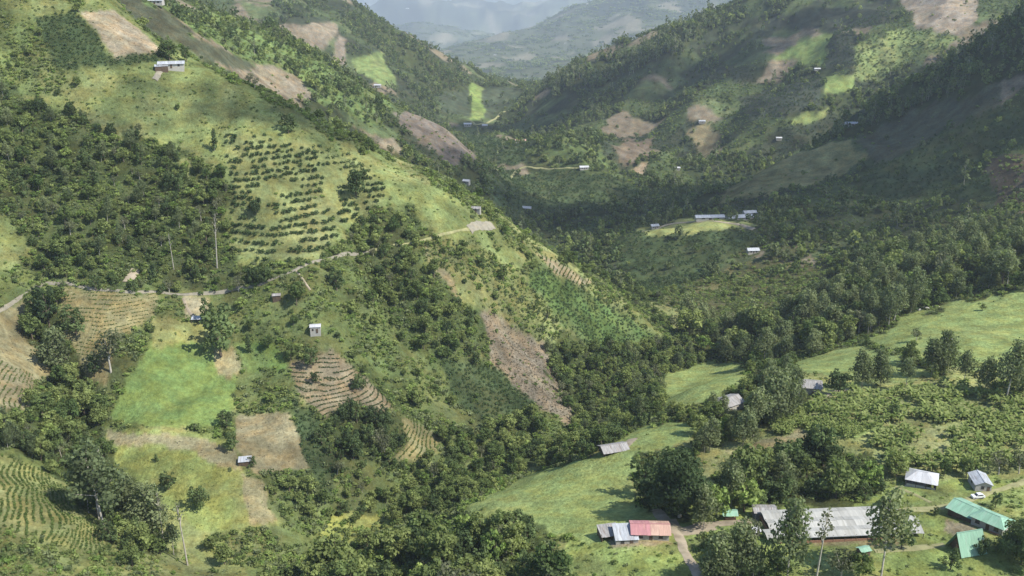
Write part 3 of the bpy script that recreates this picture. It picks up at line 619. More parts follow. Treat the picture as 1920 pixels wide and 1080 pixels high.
# green kiosk
k = root('kiosk', 'little open kiosk with a green roof beside the farm track', 'kiosk', 1367, 972, 0, (180, 420), None, 3.2, 0.1)
sheets_gable(k, 3.8, 3.0, 2.1, 0.7, 4, ('green_sheet',), 0.5); posts(k, [(-1.7, -1.3), (1.7, -1.3), (-1.7, 1.3), (1.7, 1.3)], 2.1); box('counter', (3.2, 0.5, 0.9), (0.2, -1.0, 0), M['brick'], k); box('wall', (3.4, 0.12, 2.1), (0, 1.36, 0), M['wood'], k)
# open timber porch under the trees
k = root('porch', 'dark open timber shed under the trees behind the greenhouse', 'shed', 1432, 968, 0, (180, 420), None, 3.5, 0.1)
sheets_gable(k, 6.4, 4.0, 2.6, 0.6, 6, ('zinc_old',), 0.5); posts(k, [(-3, -1.8), (-1, -1.8), (1, -1.8), (3, -1.8), (-3, 1.8), (3, 1.8)], 2.6, 0.25, 'concrete'); box('wall', (6.0, 0.15, 2.6), (0, 1.9, 0), M['wood'], k); box('bench', (2.2, 0.5, 0.5), (-0.4, -0.6, 0), M['brick'], k)
box('platform', (6.6, 4.2, 1.2), (0, 0, -1.15), M['concrete'], k)
# red roofed house with two grey sheds
gable_house('farmhouse', 'farmhouse with pink and faded orange sheet roof and white walls', 'house', 1218, 1003, 10.6, 6.6, 2.5, 1.2, -2, ('red_sheet', 'orange_sheet'), 'white_wall', 10, (180, 420), wins=(('f', -0.55, 1.2, 1.0, 1.0), ('f', 0.55, 1.2, 1.0, 1.0), ('r', 0, 1.0, 1.0, 1.0)), doors=(('f', 0.0, 1.0, 2.0),), ov=0.6)
k = root('shed', 'grey sheet-roofed shed adjoining the pink-roofed farmhouse', 'shed', 1172, 1010, 4, (180, 420), None, 4.5, 0.1)
lean_to(k, -3.5, 3.5, -3.6, 3.6, 1.7, 2.9, 7, 'zinc'); gable_walls(k, 6.6, 6.6, 1.6, 0.02, M['concrete']); openings(k, 6.6, 6.6, 1.6, (('f', -0.4, 1.0, 0.7, 0.6),), (('f', 0.4, 1.0, 1.5),), 'concrete')
k = root('shed', 'shabby pale tin shed with an open front at the meadow edge', 'shed', 1141, 1006, 12, (180, 420), None, 4.2, 0.1)
lean_to(k, -3.0, 3.0, -2.8, 2.8, 1.7, 2.5, 6, 'zinc_old', 0.12); posts(k, [(-2.7, -2.5), (0, -2.5), (2.7, -2.5), (-2.7, 2.5), (2.7, 2.5)], 1.75); box('wall', (5.6, 0.15, 2.3), (0, 2.55, 0), M['white_wall'], k); box('wall', (0.15, 4.8, 2.0), (-2.8, 0, 0), M['wood'], k); box('crate', (1.1, 0.8, 0.7), (1.2, -1.2, 0), M['brick'], k)
# barn at the top of the creek pasture
k = root('barn', 'low weathered grey barn at the top of the creek pasture', 'barn', 1150, 846, 18, (240, 420), None, 6, 0.1)
sheets_gable(k, 9.5, 6.0, 1.5, 1.3, 9, ('zinc_old',), 0.5); posts(k, [(x, y) for x in (-4.5, -1.5, 1.5, 4.5) for y in (-2.8, 2.8)], 1.5); box('wall', (9.0, 0.15, 1.9), (0, 2.9, -0.4), M['wood'], k); box('wall', (0.15, 5.6, 1.9), (-4.6, 0, -0.4), M['wood'], k); box('wall', (3.0, 0.15, 1.9), (3.0, -2.9, -0.4), M['wood'], k)
# white hipped pavilion
k = root('pavilion', 'open-sided pavilion with a white hipped roof on the lawn', 'pavilion', 1727, 906, -24, (200, 420), None, 8, 0.1)
w, d, h, rs_ = 5.0, 4.2, 2.4, 1.8
def hip(r, w, d, h, rise, ridge, mat, n=6):
    for sd in (-1, 1):
        for i in range(n):
            t0, t1 = i/n, (i+1)/n-0.003; Q = [(-w+2*w*t0, sd*d, h), (-w+2*w*t1, sd*d, h), (-ridge+2*ridge*t1, sd*0.02, h+rise), (-ridge+2*ridge*t0, sd*0.02, h+rise)]
            slab('roof_sheet', Q if sd < 0 else Q[::-1], 0.06, M[mat], r)
    for sd in (-1, 1):
        for i in range(3):
            t0, t1 = -1+2*i/3, -1+2*(i+1)/3-0.006; Q = [(sd*w, sd*d*t0, h+0.01), (sd*w, sd*d*t1, h+0.01), (sd*(ridge+0.03), sd*0.02*t1, h+rise), (sd*(ridge+0.03), sd*0.02*t0, h+rise)]
            slab('roof_sheet', Q, 0.06, M[mat], r)
    box('ridge_cap', (2*ridge, 0.3, 0.07), (0, 0, h+rise+0.02), M[mat], r)
hip(k, w, d, h, rs_, 1.6, 'white_sheet'); posts(k, [(x, y) for x in (-4.5, -1.5, 1.5, 4.5) for y in (-3.7, 3.7)], h, 0.22); box('platform', (9.6, 8.0, 1.5), (0, 0, -1.4), M['concrete'], k)
for x, y, sx, sy in ((0, -3.7, 8.8, 0.15), (-4.5, 0, 0.15, 7.2), (4.5, 0, 0.15, 7.2)): box('parapet', (sx, sy, 0.85), (x, y, 0.1), M['white_wall'], k)
box('back_wall', (8.8, 0.15, 2.2), (0, 3.7, 0.1), M['wood'], k)
for i in range(3): box('table', (1.4, 0.8, 0.8), (-2.8+2.6*i, 0.2, 0.1), M['wood'], k)
# white gabled house and the car before it
k = root('cottage', 'small white cottage with grey gabled roof at the lawn edge', 'house', 1836, 912, -6, (200, 420), None, 4.2, 0.1)
x, y, h, rise = 2.5, 3.6, 2.7, 1.0
V = [(-x,-y,-2),(x,-y,-2),(x,y,-2),(-x,y,-2),(-x,-y,h),(x,-y,h),(x,y,h),(-x,y,h),(0,-y,h+rise-.05),(0,y,h+rise-.05)]
link('wall', mesh_py('wall', V, [(3,0,4,7),(1,2,6,5),(0,1,5,8,4),(2,3,7,9,6)], M['white_wall']), k)
for sd in (-1, 1):
    for i in range(5):
        y0 = -y-0.4+(2*y+0.8)*i/5; y1 = -y-0.4+(2*y+0.8)*(i+1)/5-0.02; Q = [(sd*(x+0.4), y0, h-0.16), (sd*(x+0.4), y1, h-0.16), (sd*0.02, y1, h+rise), (sd*0.02, y0, h+rise)]
        slab('roof_sheet', Q if sd > 0 else Q[::-1], 0.06, M['zinc'], k)
box('ridge_cap', (0.3, 2*y+0.8, 0.07), (0, 0, h+rise+0.02), M['zinc'], k)
openings(k, 2*x, 2*y, h, (('f', -0.1, 0.9, 0.9, 1.1), ('l', 0, 1.0, 0.9, 1.1)), (('f', 0.6, 0.9, 2.0),), 'white_wall')
# parked car
c = root('parked_car', 'white parked car on the grass in front of the small white cottage', 'car', 1833, 934, 8, (200, 420), None, 3.0, 0.1)
prof = [(-2.05,.42),(-2.1,.75),(-1.95,.95),(-1.15,1.02),(-0.7,1.02),(1.95,.98),(2.08,.8),(2.05,.42)]
def extr(name, prof, hw, mat, parent, hw2=None):
    n = len(prof); V = [(x, -hw, z) for x, z in prof]+[(x, hw, z) for x, z in prof]; F = [tuple(range(n)), tuple(range(2*n-1, n-1, -1))]+[(i, i+n, (i+1) % n+n, (i+1) % n) for i in range(n)]
    return link(name, mesh_py(name, V, F, mat), parent)
extr('body', prof, 0.85, M['paint'], c); cab = extr('cabin', [(-0.95,1.0),(-0.35,1.52),(1.0,1.55),(1.85,1.0)], 0.74, M['paint'], c)
for sd in (-1, 1): extr('window', [(-0.68,1.08),(-0.25,1.46),(0.95,1.48),(1.45,1.08)], 0.02, M['glass'], c).location = (0, sd*0.75, 0)
slab('windscreen', [(-0.96, -0.66, 1.08), (-0.96, 0.66, 1.08), (-0.42, 0.62, 1.52), (-0.42, -0.62, 1.52)], 0.03, M['glass'], c)
for x in (-1.3, 1.25):
    for sd in (-1, 1):
        wv = [(0.32*math.cos(t), 0, 0.32*math.sin(t)) for t in np.linspace(0, 2*math.pi, 14, endpoint=False)]
        wh = link('wheel', mesh_py('wheel', [(a_, -0.1, c_) for a_, b_, c_ in wv]+[(a_, 0.1, c_) for a_, b_, c_ in wv], [tuple(range(14)), tuple(range(27, 13, -1))]+[(i, i+14, (i+1) % 14+14, (i+1) % 14) for i in range(14)], M['tyre']), c, (x, sd*0.8, 0.32))
        box('rim', (0.3, 0.03, 0.3), (0, sd*0.1, -0.15), M['zinc'], wh)
for sd in (-1, 1): box('headlight', (0.06, 0.3, 0.14), (-2.08, sd*0.58, 0.7), M['lamp_glass'], c)
# green roofed pair
gable_house('farm_shed', 'open shed with a bright green ribbed roof beside the green-roofed house', 'shed', 1810, 966, 7.2, 7.8, 2.5, 1.4, -52, 'green_sheet', 'wood', 9, (200, 420), ov=0.7, doors=(('f', -0.3, 2.2, 2.0),))
k = root('farmhouse', 'farmhouse with pale green hipped roof and white walls behind the round tree', 'house', 1858, 986, -48, (200, 420), None, 6.5, 0.1)
hip(k, 5.2, 3.9, 2.5, 1.5, 2.2, 'green_sheet', 6); gable_walls(k, 9.2, 6.6, 2.48, 0.05, M['white_wall']); openings(k, 9.2, 6.6, 2.5, (('f', -0.6, 1.3, 1.1, 0.9), ('f', 0.6, 1.3, 1.1, 0.9), ('l', 0, 1.2, 1.0, 1.0)), (('f', 0.05, 1.0, 2.0),), 'white_wall')
box('porch_wall', (3.0, 0.2, 1.0), (2.8, -4.0, -0.4), M['brick'], k)
# steep green A-frame
k = root('a_frame_cabin', 'steep green A-frame cabin with a dark open gable', 'cabin', 1812, 1030, 14, (180, 420), None, 5, 0.1)
sheets_gable(k, 8.0, 6.6, 0.4, 5.6, 8, ('green_sheet',), 0.25); V = [(-3.2,-3.1,-1.5),(-3.2,3.1,-1.5),(-3.2,3.1,.4),(-3.2,0,5.6),(-3.2,-3.1,.4)]
link('gable_wall', mesh_py('gable_wall', V+[(v[0]+6.4, v[1], v[2]) for v in V], [(0,1,2,3,4),(9,8,7,6,5)], M['wood']), k)
box('door', (0.1, 1.0, 2.0), (-3.26, 0.0, 0), M['brick'], k); box('window', (0.1, 1.2, 0.9), (-3.26, 0, 2.8), M['glass'], k)
box('window', (0.1, 1.2, 0.9), (3.26, 0, 2.2), M['glass'], k)
gable_house('canopy_hut', 'tiny green roof half hidden by trees in front of the greenhouse', 'hut', 1618, 1040, 3.0, 2.4, 1.9, 0.5, 20, 'green_sheet', 'wood', 3, (180, 420), ov=0.3, doors=(('f', 0, 0.8, 1.7),))
# roofs among the terrace trees
gable_house('tin_house', 'grey tin roof among the trees beside the small pasture', 'house', 1358, 768, 13.5, 8, 3.4, 1.6, 32, 'zinc_old', 'white_wall', 9, (240, 520), wins=(('f', -0.4, 1.1, 1.0, 1.0), ('f', 0.5, 1.1, 1.0, 1.0)), doors=(('f', 0, 1.0, 2.0),))
gable_house('tin_house', 'grey tin-roofed house between the gum trees at the edge of the middle pasture', 'house', 1512, 734, 11, 8, 3.6, 1.5, -12, 'zinc_old', 'concrete', 8, (240, 520), wins=(('f', -0.4, 1.1, 1.0, 1.0),), doors=(('f', 0.4, 1.0, 2.0),))
# huts on the left hillside
gable_house('hillside_hut', 'small white block hut with bright roof on the left hillside', 'hut', 592, 622, 4.4, 3.6, 2.8, 0.5, 8, 'white_sheet', 'white_wall', 4, (300, 560), wins=(('f', -0.5, 0.7, 0.7, 1.2),), doors=(('f', 0.3, 0.9, 1.9),), ov=0.25)
k = root('lean_to_hut', 'small tin lean-to hut in the bare yard of the tan plot', 'hut', 460, 870, 10, (250, 560), None, 4, 0.2)
lean_to(k, -2.4, 2.4, -1.6, 1.6, 1.5, 2.2, 5, 'zinc', 0.05); gable_walls(k, 4.2, 2.8, 1.4, 0.02, M['wood']); openings(k, 4.2, 2.8, 1.4, (), (('f', -0.4, 0.8, 1.35),), 'wood'); posts(k, [(-2.2, -1.5), (2.2, -1.5)], 1.5)
k = root('lean_to_hut', 'low grey roofed shelter beside the big dark tree below the road', 'hut', 374, 604, 4, (300, 560), None, 4, 0.2)
lean_to(k, -3.2, 3.2, -1.6, 1.6, 1.6, 2.2, 6, 'zinc', 0.05); posts(k, [(-3, -1.4), (0, -1.4), (3, -1.4)], 1.6); box('wall', (6.0, 0.15, 3.0), (0, 1.4, -1.0), M['wood'], k)
gable_house('hillside_hut', 'tiny grey roofed hut in the scrub under the hill road', 'hut', 519, 560, 3.4, 2.6, 1.8, 0.5, 10, 'zinc_old', 'wood', 3, (300, 560), ov=0.25, doors=(('f', 0, 0.8, 1.6),))
k = root('ridge_house', 'long grey-roofed farmhouse on the crest of the left spur', 'house', 322, 128, 14, (450, 700), None, 10, 0.4)
gable_walls(k, 13, 5.4, 2.4, 1.0, M['white_wall']); sheets_gable(k, 13, 5.4, 2.4, 1.0, 10, ('zinc',), 0.6); openings(k, 13, 5.4, 2.4, (('f', -0.6, 1.1, 1, 1), ('f', 0.6, 1.1, 1, 1)), (('f', 0, 1, 2),), 'white_wall')
k = root('ridge_shed', 'low grey shed at the lower end of the crest farmhouse', 'shed', 303, 131, 20, (450, 700), None, 5, 0.3)
lean_to(k, -3.5, 3.5, -2.2, 2.2, 1.8, 2.4, 6, 'zinc', 0.04); gable_walls(k, 6.6, 4.0, 1.75, 0.02, M['wood']); openings(k, 6.6, 4.0, 1.7, (), (('f', 0.2, 1.4, 1.5),), 'wood')
gable_house('crest_hut', 'blue-grey roofed hut where the hill road rounds the spur', 'hut', 893, 396, 4.6, 3.2, 1.8, 0.7, -10, 'zinc_old', 'concrete', 4, (400, 620), ov=0.3, doors=(('f', 0, 0.9, 1.9),))
# farms across the valley, and further ones in the haze
FARMS = [
 ('long white poultry shed on the lawn terrace across the gorge', 1330, 411, 26, 7, 2.4, 1.4, 4, 'zinc', (700, 1100), 'shed'),
 ('broad white-roofed sheds right of the long poultry shed', 1386, 412, 24, 9, 3.0, 1.6, 12, 'zinc', (700, 1100), 'shed'),
 ('pale roofed annex at the end of the broad white sheds', 1405, 404, 12, 7, 3.2, 1.4, 12, 'zinc', (700, 1100), 'shed'),
 ('small white house on the lawn strip above the dark coffee plot', 1227, 428, 7, 5, 2.6, 1.2, 14, 'zinc', (700, 1100), 'house'),
 ('white house alone in the shaded woods beyond the spur', 988, 394, 11, 7, 3.6, 1.6, -16, 'white_sheet', (800, 1300), 'house'),
 ('white house at the foot of the felled slope', 875, 345, 8, 6, 4.4, 1.4, -20, 'white_sheet', (900, 1300), 'house'),
 ('brown roofed house beside the coffee saddle', 976, 266, 18, 8, 2.6, 1.8, 4, 'orange_sheet', (1200, 1700), 'house'),
 ('tall white house on the wooded slope above the knoll', 1018, 253, 9, 8, 6.0, 1.6, 10, 'white_sheet', (1200, 1900), 'house'),
 ('white house on the lit knoll beside the valley road', 1095, 317, 13, 7, 3.4, 1.6, 6, 'white_sheet', (950, 1500), 'house'),
 ('white house at the foot of the bright strip field', 877, 236, 16, 9, 4.5, 2.0, 0, 'white_sheet', (1400, 2200), 'house'),
 ('white house at the bottom corner of the saddle coffee plot', 909, 238, 11, 8, 4.0, 1.8, 0, 'white_sheet', (1400, 2200), 'house'),
 ('small pale roof in the shaded wood below the long shed', 1411, 474, 9, 6, 2.6, 1.3, 5, 'zinc', (600, 1000), 'house'),
 ('long pale farmhouse above the olive hill', 1597, 235, 20, 7, 3.0, 1.6, 6, 'white_sheet', (1000, 1500), 'house'),
 ('white hut in the valley left of the orange scar', 1270, 318, 8, 6, 3.2, 1.3, 0, 'white_sheet', (1000, 1600), 'house'),
 ('white hut above the edge of the olive hill', 1460, 262, 9, 6, 3.4, 1.3, 0, 'white_sheet', (1150, 1700), 'house'),
 ('pale house at the top of the hay field', 1316, 230, 12, 7, 3.2, 1.4, 0, 'zinc', (1200, 1900), 'house'),
 ('white house beside the brown gully fields', 1532, 132, 11, 6, 3.2, 1.4, 0, 'white_sheet', (1250, 1900), 'house'),
 ('grey house on the far crest behind the dark fallow slope', 292, 8, 16, 8, 4.0, 1.8, 0, 'zinc', (700, 1400), 'house'),
 ('white house beneath the green field of the third ridge', 708, 163, 14, 8, 4.0, 1.8, 0, 'white_sheet', (1400, 2300), 'house'),
 ('white house at the tail of the third ridge', 681, 165, 10, 8, 4.0, 1.8, 0, 'white_sheet', (1400, 2300), 'house'),
 ('pale house in the far hazy valley floor', 958, 148, 14, 8, 4, 2, 0, 'white_sheet', (3500, 10500), 'house'),
 ('white house midway up the hazy right ridge', 928, 104, 20, 10, 4.5, 2, 0, 'white_sheet', (3500, 10500), 'house'),
 ('white house on the crest of the hazy ridge', 1101, 8, 20, 11, 5, 2.4, 0, 'white_sheet', (3500, 10500), 'house'),
 ('white house in the middle of the hazy ridge face', 1060, 82, 16, 9, 4.5, 2, 0, 'white_sheet', (3500, 10500), 'house'),
 ('white house high on the hazy ridge face', 1237, 11, 20, 11, 5, 2.4, 0, 'white_sheet', (3500, 10500), 'house'),
 ('pale house on the farthest mountain side', 764, 17, 60, 30, 12, 6, 0, 'white_sheet', (14000, 23000), 'house'),
]
for lab, px, py, w, d, h, rise, rz, rm, lim, cat in FARMS:
    if lim[1] > 1200: w, d, h, rise = w*0.8, d*0.8, h*0.75, rise*0.8
    r = root('farmhouse' if cat == 'house' else 'farm_shed', lab, cat, px, py, rz, lim, None, max(w, d)*0.65, 0.4)
    gable_walls(r, w, d, h, rise, M['white_wall'], -1.2); sheets_gable(r, w, d, h, rise, 4 if px > 1200 and lim[1] <= 1100 else 2, (rm,), 0.6)
    openings(r, w, d, h, (('f', -0.5, w*0.12, h*0.35, h*0.35), ('f', 0.5, w*0.12, h*0.35, h*0.35)), (('f', 0, w*0.1, h*0.7),), 'white_wall')
# pale boulders in the wide pasture
def boulder(px, py, s, label, group):
    q = np.random.RandomState(int(px)); p = ground(px, py, 300, 700); V = []; F = []
    for i in range(5):
        th = -0.5+i*0.5; rr = s*math.cos(th*0.75)*(1.0 if i < 4 else 0.45)
        V += [(rr*(1+0.25*q.normal())*math.cos(a)*1.2, rr*(1+0.25*q.normal())*math.sin(a), s*0.55*math.sin(th)*(1+0.15*q.normal())) for a in np.linspace(0, 2*math.pi, 8, endpoint=False)]
    for i in range(4): F += [(i*8+j, i*8+(j+1) % 8, i*8+8+(j+1) % 8, i*8+8+j) for j in range(8)]
    F.append(tuple(32+j for j in range(8)))
    o = link('boulder', mesh_py('boulder', V, F, M['rock']), None, p+Vector((0, 0, 0.1)), q.rand()*6); tag(o, label, 'boulder', group)
for n_, (px, py, s) in zip(('first', 'second', 'third', 'fourth', 'fifth'), ((1724,581,1.0),(1733,577,0.8),(1740,579,1.2),(1750,576,0.9),(1759,575,0.7))): boulder(px, py, s, n_+' pale boulder from the left in the row at the wooded pasture edge', 'boulders at the pasture edge')
for n_, (px, py, s) in zip(('left', 'middle', 'right'), ((1770,634,1.1),(1776,632,0.9),(1786,638,0.8))): boulder(px, py, s, n_+' one of three pale boulders out in the wide pasture', 'boulders in the wide pasture')
print('buildings', time.time()-T0)
# ------------------------------------------------------------------ plants
rs = np.random.RandomState(5)
def leaves(rs, centers, radii, per, size, up=0.25, flat_=1.0, tone_sd=0.18, out=0.85):
    """leaf sprays on the outside of a cluster of lumps; returns verts, tones"""
    V = []; Tn = []
    for c, r in zip(centers, radii):
        n = max(6, int(per*r*r)); d = rs.normal(size=(n, 3)); d[:, 2] += up; d /= np.linalg.norm(d, axis=1)[:, None]
        p = np.array(c)+d*(r*(0.58+0.62*rs.rand(n)**1.4))[:, None]*np.array((1, 1, flat_))
        nr = d*out+rs.normal(size=(n, 3))*0.45; nr /= np.linalg.norm(nr, axis=1)[:, None]
        a = np.cross(nr, rs.normal(size=(n, 3))); a /= np.linalg.norm(a, axis=1)[:, None]; b = np.cross(nr, a)
        s = size*(0.6+0.8*rs.rand(n))[:, None]; e = s*(0.55+0.5*rs.rand(n))[:, None]
        V.append(np.stack([p-a*s-b*e*0.3, p+a*s*0.2-b*e, p+a*s+b*e*0.3, p-a*s*0.2+b*e], 1)); Tn.append(np.full(n, np.clip(1+tone_sd*rs.normal(), 0.6, 1.5))*(0.85+0.3*rs.rand(n)))
    return np.concatenate(V), np.concatenate(Tn)
def leaf_mesh(name, V, Tn, mat):
    n = len(V); me = mesh_np(name, V.reshape(-1, 3), np.arange(4*n).reshape(n, 4), [mat])
    a = me.attributes.new('tone', 'FLOAT_COLOR', 'FACE')
    a.data.foreach_set('color', np.stack([Tn, Tn, Tn, np.ones(n)], 1).astype(np.float32).ravel()); return me
def tube(path, rad, k=6):
    V = []; F = []
    for i, (p, r) in enumerate(zip(path, rad)):
        p = Vector(p); d = (Vector(path[min(i+1, len(path)-1)])-Vector(path[max(i-1, 0)])).normalized()
        a = d.orthogonal().normalized(); b = d.cross(a)
        V += [tuple(p+a*(r*math.cos(2*math.pi*j/k))+b*(r*math.sin(2*math.pi*j/k))) for j in range(k)]
        if i: F += [((i-1)*k+j, (i-1)*k+(j+1) % k, i*k+(j+1) % k, i*k+j) for j in range(k)]
    return V, F
def tubes_mesh(name, tubes, mat):
    V = []; F = []
    for path, rad, k in tubes:
        v, f = tube(path, rad, k); o = len(V); V += v; F += [tuple(i+o for i in q) for q in f]
    return mesh_py(name, V, F, mat, True)
def broad_tree(seed, h, r, leafm, nl=11, per=44, size=0.36, base=0.33, flat_=0.8, barkm='bark'):
    q = np.random.RandomState(seed); C = []; Rr = []; nl = int(nl*1.5); sx, sy = q.uniform(-.18, .18, 2)*r
    for i in range(nl):
        a = 2*math.pi*(i*0.382+0.1*q.rand()); t = (i+0.5)/nl; rr = r*(0.78*math.sqrt(1-t*0.75))*(0.55+0.5*q.rand()) if i else 0
        z = h*(base+0.10+(0.93-base-0.16)*t*(0.8+0.4*q.rand()))
        rr *= 0.75+0.6*q.rand(); C.append((sx*t+rr*math.cos(a), sy*t+rr*math.sin(a), min(z, h*0.9))); Rr.append(r*(0.18+0.26*q.rand())*(1.12-0.35*t))
    V, Tn = leaves(q, C, Rr, per, size, 0.3, flat_)
    V[..., 2] = np.maximum(V[..., 2], h*base*0.8)
    top = (q.normal()*0.25, q.normal()*0.25, h*0.7)
    tb = [([(0, 0, -1.2), (0.1, 0, h*0.2), (0.15*q.normal(), 0.15*q.normal(), h*0.45), top], (h*0.026, h*0.02, h*0.015, h*0.006), 7)]
    for i in range(0, nl, 2):
        c = C[i]; z0 = h*(0.26+0.25*q.rand()); tb.append(([(0, 0, z0), (c[0]*0.5, c[1]*0.5, (z0+c[2])*0.5), (c[0]*0.9, c[1]*0.9, c[2])], (h*0.011, h*0.007, h*0.003), 5))
    return tubes_mesh('trunk', tb, M[barkm]), leaf_mesh('crown', V, Tn, M[leafm])
def gum_tree(seed, h, r, leafm='leaf_gum', bare=0.5, nl=13, per=26, size=0.38, spread=1.0):
    q = np.random.RandomState(seed); C = []; Rr = []
    lean = q.normal(size=2)*0.03*h
    for i in range(nl):
        t = (i+0.3)/nl; a = 2*math.pi*i*0.382+q.rand(); rr = r*spread*(0.75-0.55*t)*(0.4+0.8*q.rand())
        z = h*(bare+(0.97-bare)*t); C.append((lean[0]*z/h+rr*math.cos(a), lean[1]*z/h+rr*math.sin(a), z)); Rr.append(r*(0.33+0.26*q.rand())*(1.15-0.55*t))
    V, Tn = leaves(q, C, Rr, per, size, 0.1, 1.1)
    tb = [([(0, 0, -1.5), (lean[0]*0.3, lean[1]*0.3, h*0.3), (lean[0]*0.7, lean[1]*0.7, h*0.65), (lean[0], lean[1], h*0.93)], (h*0.0115, h*0.009, h*0.006, h*0.002), 7)]
    for i in range(nl):
        c = C[i]; z0 = max(h*bare*0.75, c[2]-h*0.10); k = z0/h
        tb.append(([(lean[0]*k, lean[1]*k, z0), (c[0]*0.6+lean[0]*k*0.4, c[1]*0.6+lean[1]*k*0.4, (z0*0.4+c[2]*0.6)), c], (h*0.006, h*0.004, h*0.002), 5))
    return tubes_mesh('trunk', tb, M['bark_pale']), leaf_mesh('crown', V, Tn, M[leafm])
def dome(seed, r, h, leafm, per, size, nl=5, low=0.25):
    q = np.random.RandomState(seed)
    C = [(0, 0, h*0.55)]+[(r*0.5*math.cos(a), r*0.5*math.sin(a), h*(low+0.35*q.rand())) for a in 2*math.pi*(np.arange(nl-1)+0.5*q.rand(nl-1))/(nl-1)]
    Rr = [r*0.6]+[r*(0.42+0.2*q.rand()) for _ in range(nl-1)]
    V, Tn = leaves(q, C, Rr, per, size, 0.35, h/(1.6*r))
    V[..., 2] = np.maximum(V[..., 2], -0.1); return V, Tn
def banana_plant(seed):
    q = np.random.RandomState(seed); V = []; F = []
    for i in range(8):
        a = i*2.4+q.rand()*0.5; L = 2.2+0.7*q.rand(); el = 0.5+0.75*(i/8.0)+0.15*q.normal(); w = 0.34+0.08*q.rand(); d = Vector((math.cos(a), math.sin(a), 0)); sd = Vector((-math.sin(a), math.cos(a), 0)); p = Vector((0, 0, 2.3+0.1*i)); o = len(V)
        for k in range(5):
            t = k/4.0; ww = w*(0.35+1.0*math.sin(math.pi*min(0.95, t*0.85+0.12))); V += [tuple(p-sd*ww+Vector((0, 0, 0.12*ww))), tuple(p-Vector((0, 0, 0.05))), tuple(p+sd*ww+Vector((0, 0, 0.12*ww)))]
            e = el-1.5*t; p = p+(d*math.cos(e)+Vector((0, 0, math.sin(e))))*L/4
            if k: F += [(o+3*k-3, o+3*k-2, o+3*k+1, o+3*k), (o+3*k-2, o+3*k-1, o+3*k+2, o+3*k+1)]
    lm = mesh_np('leaves', V, F, [M['leaf_banana']]); n = len(F); a = lm.attributes.new('tone', 'FLOAT_COLOR', 'FACE'); t = np.repeat(0.8+0.45*q.rand(n//8), 8)
    a.data.foreach_set('color', np.stack([t, t, t*0.95, np.ones(n)], 1).astype(np.float32).ravel())
    return tubes_mesh('stem', [([(0, 0, -0.4), (0.02, 0, 1.2), (0, 0, 2.5)], (0.16, 0.13, 0.08), 6)], M['leaf_row']), lm
TREES = {   # kind -> list of (trunk mesh, crown mesh, height)
 'broad': [broad_tree(1, 11, 4.6, 'leaf')+(11,), broad_tree(2, 12.5, 4.4, 'leaf', 12, base=0.3)+(12.5,), broad_tree(3, 9.5, 4.6, 'leaf', 10, flat_=0.7)+(9.5,), broad_tree(4, 13, 5.2, 'leaf', 13, 28, 0.42)+(13,), broad_tree(9, 8.5, 3.6, 'leaf_bright', 9, base=0.25)+(8.5,), broad_tree(14, 10, 4.2, 'leaf', 12, base=0.22, flat_=0.95)+(10,)],
 'dark': [broad_tree(5, 9, 4.3, 'leaf_dark', 10, 42, 0.34, 0.15, 0.9)+(9,), broad_tree(6, 11, 4.6, 'leaf_dark', 12, 40, 0.34, 0.12, 1.0)+(11,), broad_tree(16, 10, 3.6, 'leaf_dark', 11, 44, 0.34, 0.18, 1.1)+(10,)],
 'pale': [broad_tree(7, 11, 4.0, 'leaf_pale', 11, 18, 0.34, 0.35, 0.8, 'bark_pale')+(11,)],
 'gum': [gum_tree(21, 19, 5.2)+(19,), gum_tree(22, 22, 5.4, bare=0.40, nl=15)+(22,), gum_tree(23, 17, 5.2, bare=0.3, nl=17)+(17,), gum_tree(24, 19, 5.6, bare=0.22, nl=20, spread=0.95)+(19,)],
 'tallbare': [gum_tree(31, 24, 2.9, 'leaf_pale', 0.62, 8, 14, 0.34)+(24,), gum_tree(32, 24, 2.2, 'leaf_gum', 0.7, 7, 12, 0.34)+(24,)],
 'giant': [broad_tree(51, 18, 7.2, 'leaf_dark', 26, 62, 0.30, 0.16, 0.95, 'bark_pale')+(18,), broad_tree(52, 17, 7.6, 'leaf_dark', 24, 60, 0.30, 0.14, 0.9)+(17,)],
 'conifer': [gum_tree(41, 12, 2.6, 'leaf_dark', 0.14, 14, 42, 0.32, 0.5)+(12,)],
}
# sources that the uncountable masses are grown from (kept out of the scene)
SRC = bpy.data.collections.new('plant_sources'); SRC_N = {}
SRC_N_ALL = []
def add_source(key, me):
    o = bpy.data.objects.new('plant_source_%02d' % len(SRC_N_ALL), me); SRC.objects.link(o); SRC_N.setdefault(key, []).append(len(SRC_N_ALL)); SRC_N_ALL.append(o)
def joined(tm, cm):
    tv = np.array([v.co for v in tm.vertices]); tq = [tuple(p.vertices) for p in tm.polygons]; n = len(cm.vertices)
    cv = np.empty(n*3, np.float32); cm.vertices.foreach_get('co', cv); nf = len(cm.polygons)
    Q = np.concatenate([np.arange(n).reshape(-1, 4), np.array(tq)+n]); me = mesh_np('tree', np.concatenate([cv.reshape(-1, 3), tv]), Q, [cm.materials[0], tm.materials[0]], [0]*nf+[1]*len(tq))
    t = np.ones((nf+len(tq), 4), np.float32); b = np.empty(nf*4, np.float32); cm.attributes['tone'].data.foreach_get('color', b); t[:nf] = b.reshape(-1, 4)
    me.attributes.new('tone', 'FLOAT_COLOR', 'FACE').data.foreach_set('color', t.ravel()); return me
for k in ('broad', 'dark', 'gum', 'pale'):
    for tm, cm, h in TREES[k]: add_source(k, joined(tm, cm))
for i in range(4):     # simpler trees for the far slopes, unit about 10 m
    tm, cm = broad_tree(60+i, 10, 4.4, ('leaf', 'leaf', 'leaf_dark', 'leaf_gum')[i], 6, 6, 0.95, 0.15, 0.95); add_source('low', cm)
